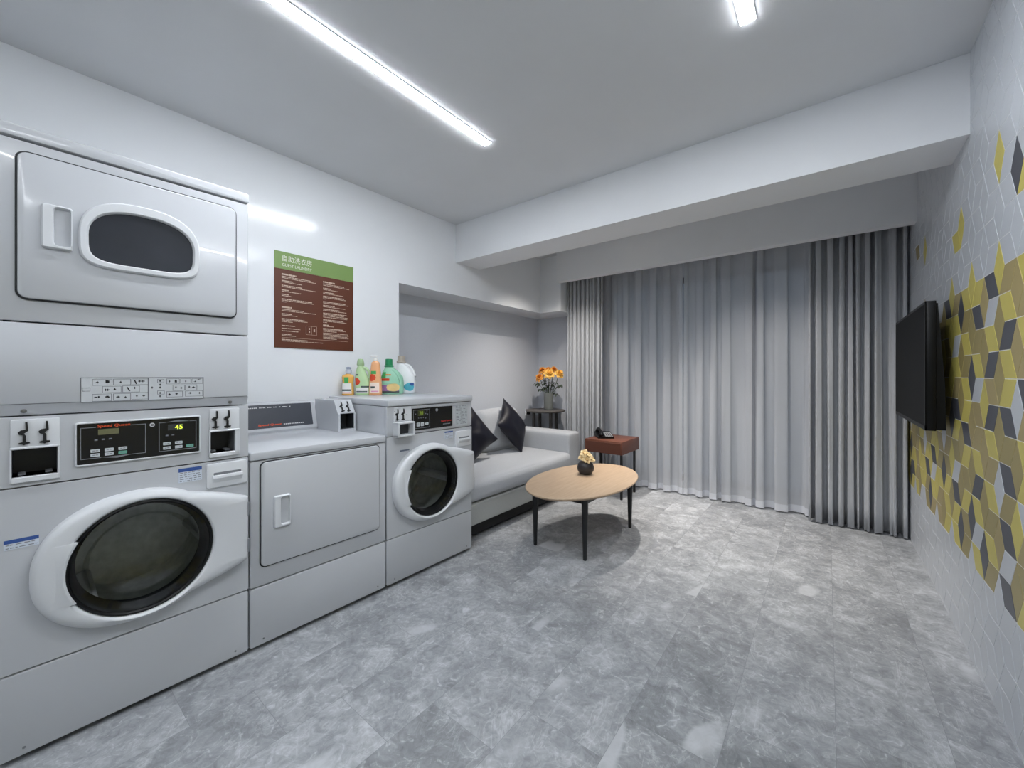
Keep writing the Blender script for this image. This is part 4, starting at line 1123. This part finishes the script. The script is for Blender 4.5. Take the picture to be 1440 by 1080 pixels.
roses = [(0, .437, -.06, .070, 0), (-12, .392, -.03, .062, 1), (13.5, .437, -.04, .066, 0), (-8, .478, .03, .058, 1), (7, .486, .05, .058, 1), (0, .482, .10, .055, 1), (-4, .455, .12, .05, 1)]
def crv(dx, df, z): return CR * dx + CF * df + Vector((0, 0, z))
for i, (px, z, df, r_, o) in enumerate(roses):
    dx = px * .0089
    t = empty('rose', (fx, fy, RZ), 0, ['golden yellow open rose at the front of the bouquet on the round side table', 'apricot rose in the bouquet on the round side table'][o], 'flower', ['golden roses in the glass vase', 'apricot roses in the glass vase'][o])
    ax = CR * dx * 5 - CF * .75 + Vector((0, 0, .75)) if o == 0 else CR * dx * 6 - CF * .4 + Vector((0, 0, .9))
    c = crv(dx, df, z)
    blossom('blossom', t, c, ax, r_, ORGP if o else GOLD, ((5, .3), (6, .7), (7, 1.15), (7, 1.5)), 30 + i)
    b = MB(); b.tube([crv(dx * .15, df * .1, .03), crv(dx * .35, df * .3, .21), crv(dx * .8, df * .8, z * .8), c], .0035, 6); b.build('stem', STEM, t)
    b = MB(); rn = random.Random(90 + i)
    for k in range(7):
        f = rn.uniform(.50, .90); base = crv(dx * (.3 + .6 * f) * .8, df * f * .8, .21 + (z - .24) * (f - .4) * 1.5); an = rn.uniform(0, 6.28)
        leaf(b, base, (math.cos(an), math.sin(an), .2), rn.uniform(.045, .075), .016, rn.uniform(.1, .9))
    b.build('leaf', GREEN, t, recalc=False)
for i, (dx, z, ln) in enumerate(((-.15, .34, 3), (.165, .32, 3), (.10, .18, 4), (-.115, .26, 2))):
    t = empty('leaf_sprig', (fx, fy, RZ), 0, ['dark leaf sprig spreading far left of the rose vase', 'dark leaf sprig spreading right of the rose vase towards the curtain', 'dark leaf sprig drooping over the right rim of the rose vase', 'small dark leaf sprig just left of the rose vase'][i], 'leaf sprig')
    pts = [crv(dx * .1, 0, .1), crv(dx * .3, -.02, .215), crv(dx * .6, -.03, .24 + .3 * (z - .2)), crv(dx, -.04, z)]
    b = MB(); b.tube(pts, .002, 5); b.build('stem', STEM, t)
    b = MB(); rn = random.Random(i + 5)
    for k in range(ln + 3):
        f = rn.uniform(.4, 1.0); A = pts[2].lerp(pts[3], f); an = rn.uniform(0, 6.28)
        leaf(b, A, (math.cos(an), math.sin(an), -.1), .052, .017, .6)
    b.build('leaf', GREEN, t, recalc=False)

so_ = empty('wall_socket', (XN, 4.235, .755), 0, 'white wall socket with plug under the round side table', 'socket')
b = MB(); b.plate(rr(-.043, .043, -.043, .043, .006), 0, .009, .003); b.build('face_plate', WPLAS, so_)
b = MB(); b.box(.009, .045, -.022, .022, -.026, .018, .004, 2); b.build('plug', BLACK, so_)

# ================================================================== curtains
DRAPE = mat('grey_drape_fabric', (182, 185, 190), .85, spec=.12, var=.04, scale=120, bump=.1, sheen=.3, stretch=(1, 1, .15))
SHEER = sheer_mat()
def curtain(parent, name, x0, x1, yc, z0, z1, folds, amp, m, seed, thick=0.0022, flare=1.0, nz=14, per=14, pw=2.6, wr=(.6, 1.4)):
    rn = random.Random(seed)
    # irregular fold centres
    ws = [rn.uniform(*wr) for _ in range(folds)]; tot = sum(ws); ed = [0]
    for w_ in ws: ed.append(ed[-1] + w_ / tot)
    am = [rn.uniform(.65, 1.15) for _ in range(folds)]
    n = folds * per
    def fn(u, v):
        k = min(folds - 1, max(i for i in range(folds) if ed[i] <= u + 1e-9))
        f = (u - ed[k]) / (ed[k+1] - ed[k])
        s = math.sin(2 * PI * f); c = math.cos(2 * PI * f)
        zf = 1 - v
        A = amp * (am[k] * (.75 + .35 * zf * flare)) * (1 + .12 * math.sin(v * 5 + k))
        y = yc - A * (1 - 2 * ((1 - c) / 2) ** pw)
        x = x0 + (x1 - x0) * u + .28 * (x1 - x0) * (ed[k+1] - ed[k]) * math.sin(4 * PI * f) * .35
        x += .012 * zf * math.sin(k * 2.1 + seed) * math.sin(PI * u)
        y += .006 * noise.noise(Vector((x * 4, v * 3, seed)))
        return (x, y, z0 + (z1 - z0) * v)
    b = MB(); b.grid(fn, n, nz)
    o = b.build(name, m, parent, recalc=False, angle=75)
    if thick:
        md = o.modifiers.new('cloth thickness', 'SOLIDIFY'); md.thickness = thick; md.offset = 0
    return o, fn
def drape(x0, x1, yc, folds, amp, seed, label):
    t = empty('curtain', ((x0 + x1) / 2, yc, 0), 0, label, 'curtain')
    c, fn = curtain(t, 'drape', x0 - (x0 + x1) / 2, x1 - (x0 + x1) / 2, 0, .012, 2.50, folds, amp, DRAPE, seed)
    b = MB(); b.box((x0 - x1) / 2, (x1 - x0) / 2, -.012, .012, 2.50, 2.53); b.build('track', WPLAS, t, smooth=False)
    for i in range(folds):
        b = MB(); b.box((x0 - x1) / 2 + (i + .5) * (x1 - x0) / folds - .006, (x0 - x1) / 2 + (i + .5) * (x1 - x0) / folds + .006, -.004, .004, 2.485, 2.505); b.build('glider', WPLAS, t, smooth=False)
    return t
drape(-2.455, -2.000, 4.205, 9, .040, 3, 'narrow pleated grey curtain at the left end of the window')
drape(-0.125, 0.478, 4.270, 9, .048, 12, 'wide pleated grey curtain at the right end beside the television')
for x0, x1, yc, folds, seed, label in ((-2.06, -1.176, 4.366, 6, 5, 'sheer white curtain panel on the left, behind the side table'), (-1.168, -0.09, 4.372, 7, 9, 'sheer white curtain panel on the right, next to the wide grey curtain')):
    xm = (x0 + x1) / 2
    t = empty('sheer_curtain', (xm, yc, 0), 0, label, 'curtain', None)
    c, fn = curtain(t, 'sheer_panel', x0 - xm, x1 - xm, 0, .015, 2.50, folds, .034, SHEER, seed, thick=0, flare=1.2, pw=1.7, wr=(.35, 1.9))
    b = MB(); n = folds * 14
    b.grid(lambda u, v: (lambda p: (p[0], p[1] - .002, .015 + .062 * v))(fn(u, v * .025)), n, 1); b.build('hem', mat('sheer_hem', (214, 217, 224), .8, spec=.1), t, recalc=False)
    b = MB(); b.box(x0 - xm, x1 - xm, -.012, .012, 2.50, 2.53); b.build('track', WPLAS, t, smooth=False)

# ================================================================== television
tv = empty('television', (XR - .001, 3.40, 1.295), 0, 'flat black television mounted on the tiled wall', 'television')
FXT = -.108                                                  # screen face
b = MB(); b.box(FXT + .004, FXT + .040, -.545, .545, -.325, .325, .004, 2); b.build('cabinet', BLACK, tv)
b = MB(); b.loft([[(x_, yy, z_) for x_, z_ in ((FXT + .038, -.320), (FXT + .074, -.320), (FXT + .071, -.10), (FXT + .046, .312), (FXT + .038, .312))] for yy in (-.535, .535)]); b.build('rear_housing', BLACK, tv, smooth=False)
b = MB()
for (ya, yb, za, zb) in ((-.545, .545, .311, .325), (-.545, .545, -.325, -.303), (-.545, -.531, -.325, .325), (.531, .545, -.325, .325)): b.box(FXT, FXT + .006, ya, yb, za, zb, .001, 1)
b.build('bezel', mat('gloss_black_bezel', (12, 12, 14), .3, var=.05, spec=.15), tv)
b = MB(); b.box(FXT + .001, FXT + .0045, -.532, .532, -.304, .312); b.build('screen', mat('dark_screen', (3, 3, 4), .35, var=.05, spec=.03), tv, smooth=False)
b = MB(); b.box(-.038, .0, -.20, .20, -.12, .12); b.box(-.030, -.004, -.26, .26, -.02, .02); b.build('wall_bracket', BLACKM, tv, smooth=False)
